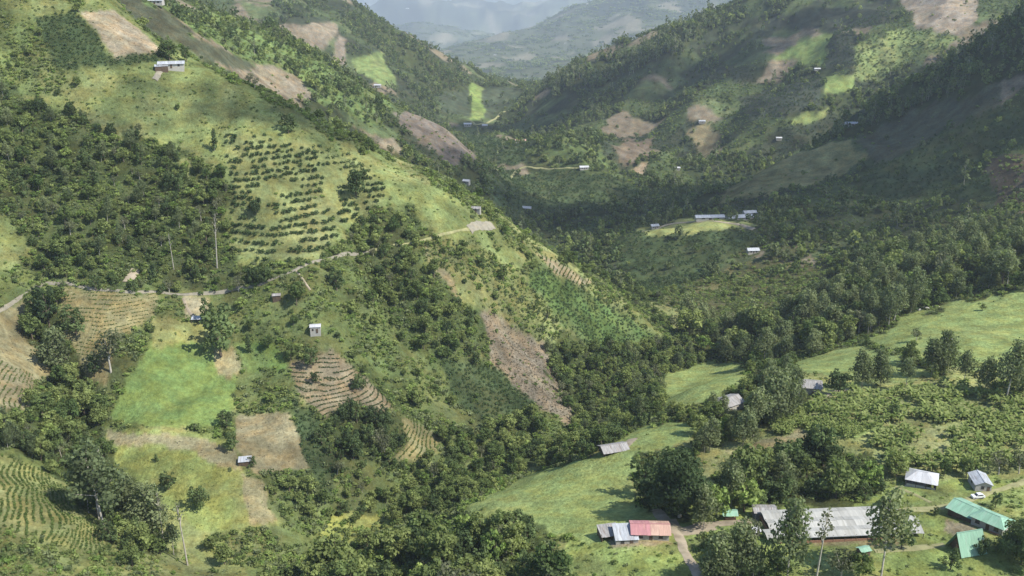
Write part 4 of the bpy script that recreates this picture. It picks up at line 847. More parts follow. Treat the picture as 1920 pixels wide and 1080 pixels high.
tm, cm = gum_tree(66, 17, 3.2, 'leaf_gum', 0.3, 7, 6, 0.9); add_source('low_gum', joined(tm, cm))
for i in range(4): add_source('bush', leaf_mesh('bush', *dome(80+i, 1.2, 1.5, ('leaf', 'leaf_bright', 'leaf', 'leaf_gum')[i], 34, 0.25), M[('leaf', 'leaf_bright', 'leaf', 'leaf_gum')[i]]))
for i in range(2): add_source('coffee', leaf_mesh('coffee', *dome(90+i, 0.9, 1.5, 'leaf_coffee', 40, 0.22, 4), M['leaf_coffee']))
for i in range(2): add_source('tuft', leaf_mesh('tuft', *dome(95+i, 0.5, 0.55, 'leaf_row', 70, 0.15, 3), M['leaf_row']))
for i in range(3): add_source('dry', leaf_mesh('dry', *dome(70+i, 0.5, 0.45, 'leaf_dry', 44, 0.16, 3), M['leaf_dry']))
BAN = [banana_plant(100+i) for i in range(3)]
for s_, l_ in BAN:
    add_source('banana', l_)
for i in range(3):     # clumps of wood for the hazy far country
    q = np.random.RandomState(120+i); C = [(q.normal()*9, q.normal()*9, 4+3*q.rand()) for _ in range(8)]
    add_source('grove', leaf_mesh('grove', *leaves(q, C, [5.0]*8, 0.9, 2.6), M['leaf']))
CBUSH = [leaf_mesh('coffee_bush', *dome(97+i, 1.25, 2.0, 'leaf_coffee', 44, 0.24, 5), M['leaf_coffee']) for i in range(3)]

# ------------------------------------------------------------------ where they grow
ZK = np.array([ord(k) for k in ZKIND])
def jitter_grid(x0, x1, y0, y1, sp, seed):
    q = np.random.RandomState(seed); gx, gy = np.meshgrid(np.arange(x0, x1, sp), np.arange(y0, y1, sp))
    x = gx.ravel()+q.uniform(-.48, .48, gx.size)*sp; y = gy.ravel()+q.uniform(-.48, .48, gx.size)*sp; return x, y, q.rand(gx.size, 4)
def in_view(x, y, hgt, margin=200, slack=0.018):
    j, i = near_idx(x, y); z = height(x, y); px, py = to_px(x/y, -z/y)
    return (px > -margin) & (px < 1920+margin) & (py > -60) & (py < 1080+260) & (-(z+hgt)/y <= RMIN[j, i]+slack)
def zone(x, y):
    j, i = near_idx(x, y); return ZI[j, i]
def prob(z, table):
    k = ZK[z]; p = np.zeros(len(z))
    for c, v in table.items(): p[k == ord(c)] = v
    return p
GUM_Z = {'gorge_wood': 0.45, 'terrace_wood': 0.5, 'farm_wood': 0.1, 'gully_wood': 0.12, 'shade_wood': 0.3, 'hill_wood': 0.10, 'track_wood': 0.4, 'gate_wood': 0.1, 'creek_wood': 0.08}
DARK_Z = {'grove_dark': 0.8, 'farm_wood': 0.5, 'gate_wood': 0.6, 'creek_wood': 0.35, 'hill_wood': 0.3, 'gully_wood': 0.2, 'shade_wood': 0.4, 'creek_side_wood': 0.3, 'rib_wood': 0.3, 'gorge_wood': 0.2, 'bank_wood': 0.2}
SIZE_Z = {'farm_wood': 1.05, 'gate_wood': 0.95, 'terrace_wood': 0.7, 'creek_side_wood': 1.1, 'gorge_wood': 1.35, 'hill_wood': 0.62, 'rib_wood': 0.62, 'bank_wood': 0.62, 'creek_wood': 0.66, 'grove_dark': 0.7, 'gully_wood': 0.72, 'track_wood': 0.7, 'terrace': 0.45, 'hedge': 0.4, 'farm_floor': 0.35}
ROWS = []     # x, y, source, scale   (scattered masses)
def put(store, key, x, y, s, zs=None, q=None):
    ids = np.array(SRC_N[key]); n = len(x); store.append((ids[q.randint(0, len(ids), n)], x, y, s, s if zs is None else zs))
WOOD, SHRUB, CROPS = [], [], []
qq = np.random.RandomState(77)
# --- near trees: candidates, the largest in view become things of their own
def zone_px(px, py, y, z0):
    z_ = z0.copy()
    for k, (nm, colr, kd, rag, (y0, y1), poly) in enumerate(COVER): z_[inside(poly, px, py) & (y > y0) & (y < y1)] = 10+k
    return z_
tx, ty, tr = jitter_grid(-460, 460, 205, 740, 4.3, 1); z = zone(tx, ty); zb = ZK[z]
_pz = height(tx, ty); _px, _py = to_px(tx/ty, -_pz/ty); _s = np.array([SIZE_Z.get(n, 0.6) for n in np.array(ZNAMES)[z]])
z = zone_px(_px+8*(tr[:, 1]-.5), _py-0.5*10*_s*1920/np.sqrt(tx**2+ty**2+_pz**2), ty, z)
z[np.isin(zb, [ord(c_) for c_ in 'BRNKD'])] = 5
THIN = {'farm_wood': 0.6, 'creek_side_wood': 0.5, 'gorge_wood': 0.36, 'gate_wood': 0.32}
ok = (tr[:, 0] < prob(z, {'F': 0.88, 'V': 0.66, 'W': 0.42, 'S': 0.06, 'H': 0.15, 'G': 0.010})*np.array([THIN.get(n, 1.0) for n in np.array(ZNAMES)[z]])) & clear_of(tx, ty, 1.5) & in_view(tx, ty, 10)
nearlim = np.where(ZK[z] == ord('F'), 905, 905); ok &= (ty < 905)
tx, ty, tr, z = tx[ok], ty[ok], tr[ok], z[ok]
zn = np.array(ZNAMES)
ONES = ['', 'first', 'second', 'third', 'fourth', 'fifth', 'sixth', 'seventh', 'eighth', 'ninth', 'tenth', 'eleventh', 'twelfth', 'thirteenth', 'fourteenth', 'fifteenth', 'sixteenth', 'seventeenth', 'eighteenth', 'nineteenth', 'twentieth']
def nth(n): return ONES[n] if n <= 20 else {2: 'twenty-', 3: 'thirty-', 4: 'forty-'}[n//10]+ONES[n % 10] if n % 10 else {3: 'thirtieth', 4: 'fortieth'}.get(n//10, 'fiftieth')
PLACES = {    # phrase, what lies west, east, in front and behind
 'hill_wood': ('the hill road wood', 'open side', 'bush-row side', 'road edge', 'upper edge'),
 'rib_wood': ('the spur rib wood', 'scrub side', 'bare-slope side', 'lower end', 'upper end'),
 'gully_wood': ('the row-side gully wood', 'row side', 'pasture side', 'lower end', 'upper end'),
 'grove_dark': ('the brown-row grove', 'coffee side', 'green-row side', 'lower edge', 'upper edge'),
 'creek_wood': ('the scar-foot creek wood', 'scar side', 'pasture side', 'lower end', 'upper end'),
 'bank_wood': ('the creekside barn wood', 'glade side', 'barn side', 'pasture edge', 'slope edge'),
 'creek_side_wood': ('the grey shed wood', 'glade side', 'shed side', 'front rows', 'back rows'),
 'farm_wood': ('the greenhouse wood', 'kiosk side', 'pavilion side', 'greenhouse edge', 'banana edge'),
 'gate_wood': ('the long pasture clump', 'pasture side', 'terrace side', 'road end', 'barn end'),
 'terrace_wood': ('the terrace belt', 'barn side', 'tin-house side', 'lower edge', 'pasture edge'),
 'track_wood': ('the farm road trees', 'road side', 'hut side', 'front rank', 'back rank'),
 'gorge_wood': ('the upper pasture wood', 'gorge side', 'hill side', 'pasture edge', 'far edge'),
 'near': ('the open spur scrub', 'road side', 'gorge side', 'lower slopes', 'upper slopes'),
 'terrace': ('the terrace scrub', 'dry-strip side', 'gum side', 'farm edge', 'pasture edge'),
}
def tree_thing(kind, var, x, y, s, rz, label, group=None, zs=1.0, sink=0.3):
    tm, cm, h = TREES[kind][var % len(TREES[kind])]
    nm = {'gum': 'gum_tree', 'tallbare': 'gum_tree', 'conifer': 'conical_tree'}.get(kind, 'broadleaf_tree')
    o = bpy.data.objects.new(nm, None); COL.objects.link(o); o.location = (x, y, float(height(x, y))-sink); o.rotation_euler = (0.05*math.sin(x*9), 0.05*math.sin(y*7), rz); o.scale = (s*(1+0.13*math.sin(x*5)), s*(1+0.13*math.sin(y*4)), s*zs)
    tag(o, label, 'tree', group); link('trunk', tm, o); link('crown', cm, o); return o
# hand-placed trees: foot in the view, height in view pixels, kind, variant, label
HAND = [
 (142,628,52,'dark',0,'round dark tree standing alone in the rowed plot below the hill road'),
 (92,612,72,'dark',2,'tall dark tree by the bend of the hill road'),
 (70,598,52,'broad',1,'leafy tree left of the tall dark tree by the road bend'),
 (208,697,78,'pale',0,'pale thin-crowned tree with white trunk beside the rowed plot'),
 (104,702,80,'gum',2,'slim tree with a visible trunk at the bare roadside slope'),
 (178,706,40,'dark',2,'low dark tree at the foot of the pale white-trunked tree'),
 (415,668,90,'dark',2,'big dense dark tree beside the bright green plot'),
 (392,612,50,'dark',2,'dark tree by the road above the low grey shelter'),
 (468,662,38,'conifer',0,'small dark conical tree right of the big dense dark tree'),
 (407,502,105,'tallbare',0,'very tall white-trunked tree in the wood above the road'),
 (326,505,70,'tallbare',1,'tall thin white-trunked tree left of the tallest one'),
 (316,918,34,'dark',0,'round dark tree in the middle of the low pasture'),
 (372,953,42,'dark',1,'wider dark tree near the lower edge of the low pasture'),
 (437,846,36,'dark',2,'dark tree on the tan band above the yard hut'),
 (425,803,32,'dark',0,'dark tree at the right corner of the bright green plot'),
 (293,866,14,'dark',2,'small dark bushy tree at the top of the low pasture'),
 (473,876,20,'dark',0,'small dark tree right beside the tin yard hut'),
 (497,532,40,'dark',1,'dark tree overhanging the hill road bend'),
 (556,572,46,'broad',1,'sunlit tree below the hill road bend'),
 (541,250,38,'dark',0,'dark tree alone near the crest above the bush rows'),
 (402,282,42,'conifer',0,'slim dark tree at the top left of the bush rows'),
 (318,112,44,'dark',1,'larger dark tree behind the crest farmhouse'),
 (350,116,30,'dark',2,'smaller dark tree right behind the crest farmhouse'),
 (668,368,58,'dark',0,'dark tree at the right end of the bush rows'),
 (480,402,36,'dark',1,'dark tree in the middle of the bush rows'),
 (592,718,22,'dark',0,'small dark tree at the left of the brown row field'),
 (672,730,32,'dark',1,'dark tree at the right of the brown row field'),
 (584,690,40,'dark',2,'dark tree at the top edge of the brown row field'),
 (545,676,34,'broad',0,'leafy tree left of the white block hut'),
 (632,545,44,'dark',2,'dark tree on the slope under the hill road'),
 (352,1060,112,'tallbare',1,'tall pale-trunked tree standing in front of the low pasture'),
 (308,1022,92,'tallbare',0,'pale-trunked tree left of the tallest one below the low pasture'),
 (196,990,140,'gum',1,'tallest gum tree of the gully with a long white trunk'),
 (186,975,105,'gum',0,'gum tree close behind the tallest gum of the gully'),
 (205,962,120,'tallbare',1,'slim white trunk right of the tallest gum of the gully'),
 (166,962,90,'gum',0,'leafy gum tree left of the tallest gum of the gully'),
 (250,985,85,'gum',2,'dark-crowned gum tree right of the gully gums'),
 (280,1010,90,'gum',3,'leafy gum at the lower left corner of the low pasture'),
 (326,1040,55,'gum',0,'short gum between the two pale-trunked trees'),
 # farm
 (1274,970,116,'giant',0,'giant dark tree with pale trunk at the end of the farm road'),
 (1230,950,70,'dark',1,'broad dark tree shading the long pasture'),
 (1208,930,70,'dark',2,'lower dark tree at the pasture side of the giant tree'),
 (1320,990,72,'gum',2,'olive tree beside the yard left of the green kiosk'),
 (1342,968,60,'broad',4,'bright green tree left of the green kiosk'),
 (1395,960,58,'broad',4,'bright green tree right behind the green kiosk'),
 (1342,1092,92,'gum',3,'leafy gum right of the farm road at the bottom edge'),
 (1384,1086,100,'gum',2,'dense leafy gum left of the little white hut'),
 (1410,1100,70,'gum',0,'gum at the bottom edge under the little white hut'),
 (1474,1100,146,'gum',1,'tall gum with a dark crown covering the left of the greenhouse'),
 (1528,1098,130,'tallbare',0,'thin sparse gum in front of the middle of the greenhouse'),
 (1652,1082,138,'gum',0,'tall gum covering the right end of the greenhouse'),
 (1690,1030,50,'dark',2,'rounded tree at the right end of the greenhouse'),
 (1576,1090,56,'pale',0,'bare-looking thin tree in front of the greenhouse'),
 (1610,1088,48,'broad',2,'low leafy tree at the bottom edge before the greenhouse'),
 (1455,1092,50,'broad',0,'low leafy tree under the tall dark-crowned gum'),
 (1914,1058,72,'giant',1,'big round dark tree before the green hipped farmhouse'),
 (1838,1040,30,'dark',0,'small tree at the corner of the A-frame cabin'),
 (1782,1068,34,'dark',2,'dark shrubby tree left below the A-frame cabin'),
 (1752,965,16,'dark',0,'small dark tree on the lawn left of the ribbed green shed'),
 (1866,950,26,'dark',2,'dark bushy tree behind the green hipped farmhouse'),
 (1812,892,34,'broad',5,'tree at the edge of the banana field behind the cottage'),
 (1872,890,40,'pale',0,'pale thin tree behind and right of the cottage'),
 (1910,888,44,'pale',0,'pale thin tree at the right edge above the lawn'),
 (1680,893,44,'broad',5,'leafy tree left behind the white pavilion'),
 (1770,892,30,'broad',1,'leafy tree right behind the white pavilion'),
 # terrace belt
 (1330,846,58,'gum',2,'gum at the lower end of the terrace belt'),
 (1392,836,70,'gum',3,'dark-leaved gum with bare stems in the terrace belt'),
 (1412,818,88,'gum',0,'leafy gum above the dry strip'),
 (1448,796,100,'gum',3,'wide gum in the middle of the terrace belt'),
 (1474,786,88,'gum',2,'gum below the upper grey tin house'),
 (1488,752,60,'gum',0,'gum left of the upper grey tin house'),
 (1572,738,50,'dark',0,'dark flat-topped tree right of the upper grey tin house'),
 (1616,728,64,'gum',2,'sunlit gum in front of the middle pasture'),
 (1652,722,62,'gum',3,'sunlit gum just right of the one before the middle pasture'),
 (1698,730,56,'gum',0,'thin gum at the right end of the middle pasture'),
 (1706,682,40,'broad',0,'tree on the hedge line between the two upper pastures'),
 (1746,706,64,'gum',2,'dark gum on the hedge line at the wide pasture'),
 (1770,702,76,'gum',3,'tall gum on the hedge line at the wide pasture'),
 (1806,726,62,'gum',0,'gum above the banana field, left of three'),
 (1846,734,60,'gum',2,'gum above the banana field, middle of three'),
 (1886,748,100,'gum',1,'tallest gum above the banana field'),
 (1912,740,86,'gum',3,'gum at the right edge above the banana field'),
 (1672,782,26,'dark',0,'dark tree between the cane and the bananas'),
 (1690,880,30,'broad',2,'bush-like tree at the lower edge of the bananas'),
 (1718,640,24,'pale',0,'small thin tree standing in the wide pasture'),
 (1842,582,12,'broad',0,'tiny round tree in the upper wide pasture'),
]
n_hand = 0
for px, py, hp, kind, var, lab in HAND:
    p = ground(px, py, 180, 720); dep = math.atan2(-p.z, p.y); dist = p.length
    h = hp*dist/(1920*max(0.5, math.cos(dep)))/1.0; h0 = TREES[kind][var % len(TREES[kind])][2]; s = h/h0
    tree_thing(kind, var, p.x, p.y, s, (px*7.3) % 6.28, lab); n_hand += 1
    if kind != 'tallbare' and 'gum' not in kind: KEEP_CLEAR.append((p.x, p.y, 2.6*s))
    else: KEEP_CLEAR.append((p.x, p.y, 1.2*s))
ok = clear_of(tx, ty, 0.8); tx, ty, tr, z = tx[ok], ty[ok], tr[ok], z[ok]
zz = height(tx, ty); dist = np.sqrt(tx**2+ty**2+zz**2); px, py = to_px(tx/ty, -zz/ty)
sz = np.array([SIZE_Z.get(n, 0.6) for n in zn[z]])*(0.50+0.85*tr[:, 1]**1.3)
vis = (px > 4) & (px < 1916) & (py > 20) & (py < 1085)
jj, ii = near_idx(tx, ty); vis &= (-(zz+sz*7)/ty <= RMIN[np.maximum(jj-3, 0), ii])
score = np.where(vis, sz*10/dist, 0)
kinds = np.full(len(tx), 'broad', dtype=object); pg = np.array([GUM_Z.get(n, 0) for n in zn[z]]); pdk = np.array([DARK_Z.get(n, 0.08) for n in zn[z]])
kinds[tr[:, 2] > 0.94] = 'pale'; kinds[tr[:, 2] < pg] = 'gum'; kinds[(tr[:, 2] >= pg) & (tr[:, 2] < pg+pdk)] = 'dark'
N_TREES = 300-n_hand
order = np.argsort(-score); single = np.zeros(len(tx), bool); single[order[:N_TREES]] = True; single &= score > 0
keys = np.array([n if n in PLACES else ('terrace' if n in ('terrace', 'farm_floor', 'hedge') else 'near') for n in zn[z]]); LAB = {}
for key in np.unique(keys[single]):
    ids = np.where(single & (keys == key))[0]; qx = np.quantile(px[ids], (1/3, 2/3)); qy = np.quantile(py[ids], (1/3, 2/3)); ms_ = np.median(sz[ids]); ph, we, ea, fr, bk = PLACES[key]
    for i in ids:
        var = int(tr[i, 3]*97); kd = {'gum': 'grey-green gum', 'pale': 'pale tree', 'dark': 'dark tree'}.get(kinds[i]) or ('bright-green tree' if var % 6 == 4 else 'mid-green tree')
        pos = [p_ for p_ in (fr if py[i] > qy[1] else bk if py[i] < qy[0] else None, we if px[i] < qx[0] else ea if px[i] > qx[1] else None) if p_] or ['in its middle']
        LAB[i] = ('large' if sz[i] > ms_ else 'smaller', kd, ph, ', '.join(pos))
same = {}
for i, v_ in LAB.items(): same.setdefault(v_, []).append(i)
for v_, ids in same.items():      # look-alikes at one spot are told apart by counting from the left
    for n_, i in enumerate(sorted(ids, key=lambda i: px[i])): LAB[i] = (('%s %s in %s, %s' % v_) if len(ids) == 1 else ('%s %s %s from the left in %s, %s' % ((nth(n_+1),)+v_)), v_[2][4:])
for i in np.where(single)[0]:
    lab, grp = LAB[i]; tree_thing(kinds[i], int(tr[i, 3]*97), tx[i], ty[i], sz[i]*(0.7 if kinds[i] == 'gum' else 1.0), tr[i, 3]*6.28, lab, 'trees of '+grp, 0.9+0.3*tr[i, 0])
for k in ('broad', 'gum', 'dark', 'pale'):
    m = ~single & (kinds == k); put(WOOD, k, tx[m], ty[m], sz[m]*(0.7 if k == 'gum' else 1.0), sz[m]*(0.7 if k == 'gum' else 1.0)*(0.85+0.35*tr[m, 0]), qq)
print('trees', n_hand, single.sum(), (~single).sum(), time.time()-T0)
# --- woods on the middle slopes
x, y, r = jitter_grid(-1100, 1350, 740, 2800, 5.6, 2); m = np.abs(x/y) < 0.66; x, y, r = x[m], y[m], r[m]; z = zone(x, y)
ok = (r[:, 0] < prob(z, {'F': 0.85, 'W': 0.5, 'H': 0.3, 'S': 0.28, 'G': 0.10, 'B': 0.006, 'C': 0.06, 'V': 0.6, 'T': 0.01})) & clear_of(x, y, 2) & in_view(x, y, 9, 60, 0.008)
keep_ = r[ok, 3] < np.clip(0.75+1.3*fbm(x[ok], y[ok], 55, 3, 101), 0.12, 1); ok[np.where(ok)[0][~keep_]] = False
x, y, r, z = x[ok], y[ok], r[ok], z[ok]; gum = (r[:, 2] < np.where(zn[z] == 'ridge_trees', 0.25, np.where(zn[z] == 'crest_trees', 0.45, 0.08)))
s = (0.42+0.35*r[:, 1]+0.55*r[:, 1]**6)*np.where(zn[z] == 'crest_trees', 1.45, 1.0)*np.where(np.isin(ZK[z], [ord('S'), ord('G')]), 0.65, 1.0)
put(WOOD, 'low', x[~gum], y[~gum], s[~gum], s[~gum]*(0.8+0.5*r[~gum, 2]), qq); put(WOOD, 'low_gum', x[gum], y[gum], s[gum]*1.1, None, qq)
print('mid trees', len(x))
x, y, r = jitter_grid(-1000, 1250, 740, 1700, 4.4, 12); m = np.abs(x/y) < 0.66; x, y, r = x[m], y[m], r[m]; z = zone(x, y)
ok = (r[:, 0] < prob(z, {'W': 0.6, 'S': 0.65, 'H': 0.7, 'G': 0.34, 'B': 0.03, 'C': 0.6, 'T': 0.1})) & clear_of(x, y, 1) & in_view(x, y, 3, 40, 0.004); x, y, r, z = x[ok], y[ok], r[ok], z[ok]; cf = ZK[z] == ord('C')
put(SHRUB, 'bush', x[~cf], y[~cf], 0.9+1.2*r[~cf, 1]**2, None, qq); put(CROPS, 'coffee', x[cf], y[cf], 1.3+0.9*r[cf, 1], None, qq); print('mid bushes', len(x))
x, y, r = jitter_grid(-5200, 5600, 2800, 11800, 44.0, 3); m = np.abs(x/y) < 0.6; x, y, r = x[m], y[m], r[m]; z = zone(x, y)
ok = (r[:, 0] < prob(z, {'F': 0.8, 'S': 0.3, 'G': 0.22, 'B': 0.05})) & in_view(x, y, 12, 40, 0.006); x, y, r = x[ok], y[ok], r[ok]
put(WOOD, 'grove', x, y, 0.5+1.0*r[:, 1], 0.5+0.7*r[:, 2], qq); print('far groves', len(x))
# --- shrubs of the near slopes
x, y, r = jitter_grid(-460, 460, 205, 760, 1.5, 4); z = zone(x, y); clump = fbm(x, y, 22, 2, 91)
pb = prob(z, {'F': 0.5, 'V': 0.95, 'W': 0.6, 'S': 0.72, 'H': 0.95, 'G': 0.20, 'T': 0.08, 'B': 0.005, 'C': 0.02, 'R': 0.004, 'D': 0.02, 'K': 0.05, 'N': 0.15}); pb = np.where(np.isin(ZK[z], [ord('S'), ord('G'), ord('W'), ord('V'), ord('H')]), pb*np.clip(1+1.6*clump, 0.15, 2.2), pb)
ok = (r[:, 0] < pb) & clear_of(x, y, 0.3) & in_view(x, y, 3); x, y, r, z = x[ok], y[ok], r[ok], z[ok]
big = np.where(np.isin(ZK[z], [ord('G'), ord('B'), ord('R'), ord('N')]), 0.55, np.where(ZK[z] == ord('H'), 1.05, 0.9)); sb = (0.45+1.15*r[:, 1]**2.2)*big
put(SHRUB, 'bush', x, y, sb, sb*(0.7+0.5*r[:, 2]), qq); print('bushes', len(x))
# --- dense coffee on the near slopes
x, y, r = jitter_grid(-460, 460, 205, 760, 1.7, 6); z = zone(x, y); ok = (ZK[z] == ord('C')) & (r[:, 0] < 0.8) & clear_of(x, y, 0.5) & in_view(x, y, 2); put(CROPS, 'coffee', x[ok], y[ok], 0.7+0.4*r[ok, 1], None, qq); print('coffee', ok.sum())
# --- cane
x, y, r = jitter_grid(-460, 460, 205, 560, 1.2, 7); z = zone(x, y); ok = (ZK[z] == ord('K')) & in_view(x, y, 2); put(CROPS, 'banana', x[ok], y[ok], 0.42+0.2*r[ok, 1], 0.5+0.25*r[ok, 2], qq)
# --- contour rows: seedlings moved onto lines of equal height
def slope(x, y, e=1.5):
    return (height(x+e, y)-height(x-e, y))/(2*e), (height(x, y+e)-height(x, y-e))/(2*e)
def to_rows(x, y, gap, wob=0.0):
    for _ in range(3):
        gx, gy = slope(x, y, 3.0); g2 = gx*gx+gy*gy; g = np.sqrt(g2)+1e-6; dz = gap*np.clip(np.median(g), 0.12, 2); h_ = height(x, y)+wob
        lev = np.round(h_/dz); d = h_-lev*dz; st = np.clip(d/(g2+1e-4), -gap, gap); x = x-gx*st; y = y-gy*st
    return x, y, lev
for name, gap, sp, sc_, key in (('plot_green', 1.8, 1.5, 0.35, 'tuft'), ('rows_edge', 1.7, 0.85, 0.85, 'tuft'), ('rows_road', 1.7, 0.9, 0.75, 'tuft'), ('low_pasture', 2.2, 1.6, 0.5, 'tuft'), ('strip_tan', 2.2, 1.6, 0.45, 'tuft'), ('rows_brown', 2.1, 0.7, 0.36, 'coffee'), ('rows_green', 1.6, 0.75, 0.9, 'tuft'), ('rows_spur', 1.8, 0.85, 0.95, 'tuft'), ('rows_low', 1.45, 0.75, 1.0, 'tuft')):
    x, y, r = jitter_grid(-460, 460, 205, 640, sp, 30+len(name)); m = zn[zone(x, y)] == name; x, y, r = x[m], y[m], r[m]
    if not len(x): print('no', name); continue
    x, y, _ = to_rows(x, y, gap, 0.35*fbm(x, y, 13, 2, 98)); x = x+0.09*qq.normal(size=len(x)); y = y+0.09*qq.normal(size=len(x)); m = clear_of(x, y, 0.4) & in_view(x, y, 1) & (fbm(x, y, 7, 2, 99) > -0.42); s = sc_*(0.7+0.6*r[m, 1]); put(CROPS, key, x[m], y[m], s, None, qq)
print('rows', time.time()-T0)
# --- stubble and dead brush on the bare plots and scars
x, y, r = jitter_grid(-460, 460, 205, 700, 1.1, 41); z = zone(x, y); dryz = np.isin(zn[z], ['plot_bare_top', 'roadside_cut', 'bank_tan', 'track_bank', 'band_tan', 'plot_tan', 'slope_brown', 'slide_scar', 'dry_strip', 'strip_tan'])
ok = dryz & (r[:, 0] < np.where(zn[z] == 'slide_scar', 0.75, 0.30)) & clear_of(x, y, 0.3) & in_view(x, y, 1); sd_ = (0.35+0.7*r[ok, 1])*np.where(zn[z[ok]] == 'slide_scar', 1.5, 0.8); put(CROPS, 'dry', x[ok], y[ok], sd_, sd_*(0.4+0.8*r[ok, 2]), qq); print('stubble', ok.sum())
# --- bush rows on the spur: one by one
x, y, r = jitter_grid(-460, 460, 300, 640, 2.4, 50); m = zn[zone(x, y)] == 'bush_rows'; x, y, r = x[m], y[m], r[m]; x, y, lev = to_rows(x, y, 3.6, 0.5*fbm(x, y, 30, 2, 98)); x = x+0.3*qq.normal(size=len(x)); y = y+0.3*qq.normal(size=len(x)); gap_ = fbm(x, y, 16, 2, 95)
keep = np.ones(len(x), bool); gapn = gap_ > -0.30
for i in range(len(x)):
    if keep[i]: keep[i+1:] &= (x[i+1:]-x[i])**2+(y[i+1:]-y[i])**2 > 1.55**2
m = keep & gapn & clear_of(x, y, 0.5); x, y, r, lev = x[m], y[m], r[m], lev[m]
rk = {l_: i+1 for i, l_ in enumerate(sorted(set(lev), reverse=True))}; pos_ = {}
for l_ in rk:
    ids = [i for i in range(len(x)) if lev[i] == l_]
    for n_, i in enumerate(sorted(ids, key=lambda i: x[i]/y[i])): pos_[i] = n_+1
for i in range(len(x)):
    if i < 300:
        o = link('coffee_bush', CBUSH[i % 3], None, (x[i], y[i], float(height(x[i], y[i]))-0.1), r[i, 1]*6.28); s = 0.85+0.5*r[i, 2]; o.scale = (s, s, s*(0.9+0.3*r[i, 3]))
        tag(o, 'dark bush, %s from the left in the %s contour row down the spur' % (nth(pos_[i]), nth(rk[lev[i]])), 'bush', 'bushes in rows on the spur')
if len(x) > 300: put(CROPS, 'coffee', x[300:], y[300:], 1.1+0.3*r[300:, 1], None, qq)
print('bush rows', len(x))
# --- bananas
x, y, r = jitter_grid(-460, 460, 205, 560, 2.4, 60); z = zone(x, y); ok = (ZK[z] == ord('N')) & (r[:, 0] < 0.85) & (fbm(x, y, 20, 2, 97) > -0.24) & clear_of(x, y, 0.8) & in_view(x, y, 3, 30); x, y, r = x[ok], y[ok], r[ok]
o_ = np.argsort(y); x, y, r = x[o_], y[o_], r[o_]; bx, by = to_px(x/y, -height(x, y)/y); nb = 0; rest = []; BL = {}
MARKS = [('white pavilion', 1727, 885), ('white cottage', 1836, 885), ('right-hand pale trees', 1905, 880), ('cane patch', 1640, 800), ('lone dark tree', 1672, 775), ('three gums', 1830, 730), ('tallest gum', 1886, 748), ('upper tin house', 1540, 745)]
for i in range(len(x)):
    if nb < 300 and 0 < bx[i] < 1920:
        s_, l_ = BAN[i % 3]; o = bpy.data.objects.new('banana_plant', None); COL.objects.link(o); o.location = (x[i], y[i], float(height(x[i], y[i]))); o.rotation_euler = (0, 0, r[i, 1]*6.28); s = 0.62+0.4*r[i, 2]; o.scale = (s, s, s)
        dd = [math.hypot(bx[i]-a_, (by[i]-b_)*1.6) for _n, a_, b_ in MARKS]; w_ = int(np.argmin(dd)); bd = 'right beside' if dd[w_] < 32 else 'close to' if dd[w_] < 60 else 'some way from' if dd[w_] < 90 else 'far out from'
        tag(o, '%s banana plant %s the %s' % ('tall' if s > 0.82 else 'low', bd, MARKS[w_][0]), 'banana plant', 'bananas above the farm'); BL.setdefault(o['label'], []).append((bx[i], o)); link('stem', s_, o); link('leaves', l_, o); nb += 1
    else: rest.append(i)
for lab, mem in BL.items():
    if len(mem) > 1:
        for n_, (_x, o) in enumerate(sorted(mem, key=lambda t_: t_[0])): o['label'] = '%s %s, counted from the left' % (nth(n_+1), lab)
if rest: put(CROPS, 'banana', x[rest], y[rest], 0.62+0.4*r[rest, 2], None, qq)
print('bananas', len(x), time.time()-T0)
# --- masses that nobody could count: points carrying the plants
def mass(name, store, label):
    I = np.concatenate([s[0] for s in store]); x = np.concatenate([s[1] for s in store]); y = np.concatenate([s[2] for s in store]); s_ = np.concatenate([s[3] for s in store]); zs = np.concatenate([s[4] for s in store]); n = len(x)
    me = bpy.data.meshes.new(name); me.vertices.add(n); me.vertices.foreach_set('co', np.column_stack([x, y, height(x, y)-0.15]).astype(np.float32).ravel())
    rv = np.random.RandomState(n+1)
    me.attributes.new('which', 'INT', 'POINT').data.foreach_set('value', I.astype(np.int32))
    me.attributes.new('size', 'FLOAT_VECTOR', 'POINT').data.foreach_set('vector', np.column_stack([s_*rv.uniform(.82, 1.22, n), s_*rv.uniform(.82, 1.22, n), zs]).astype(np.float32).ravel())
    me.attributes.new('turn', 'FLOAT_VECTOR', 'POINT').data.foreach_set('vector', np.column_stack([rv.normal(size=n)*0.09, rv.normal(size=n)*0.09, rv.rand(n)*6.283]).astype(np.float32).ravel())
    o = tag(link(name, me), label, None, None, 'stuff')
    md = o.modifiers.new('plants', 'NODES'); ng = bpy.data.node_groups.get('plants') or plants_group(); md.node_group = ng; return o
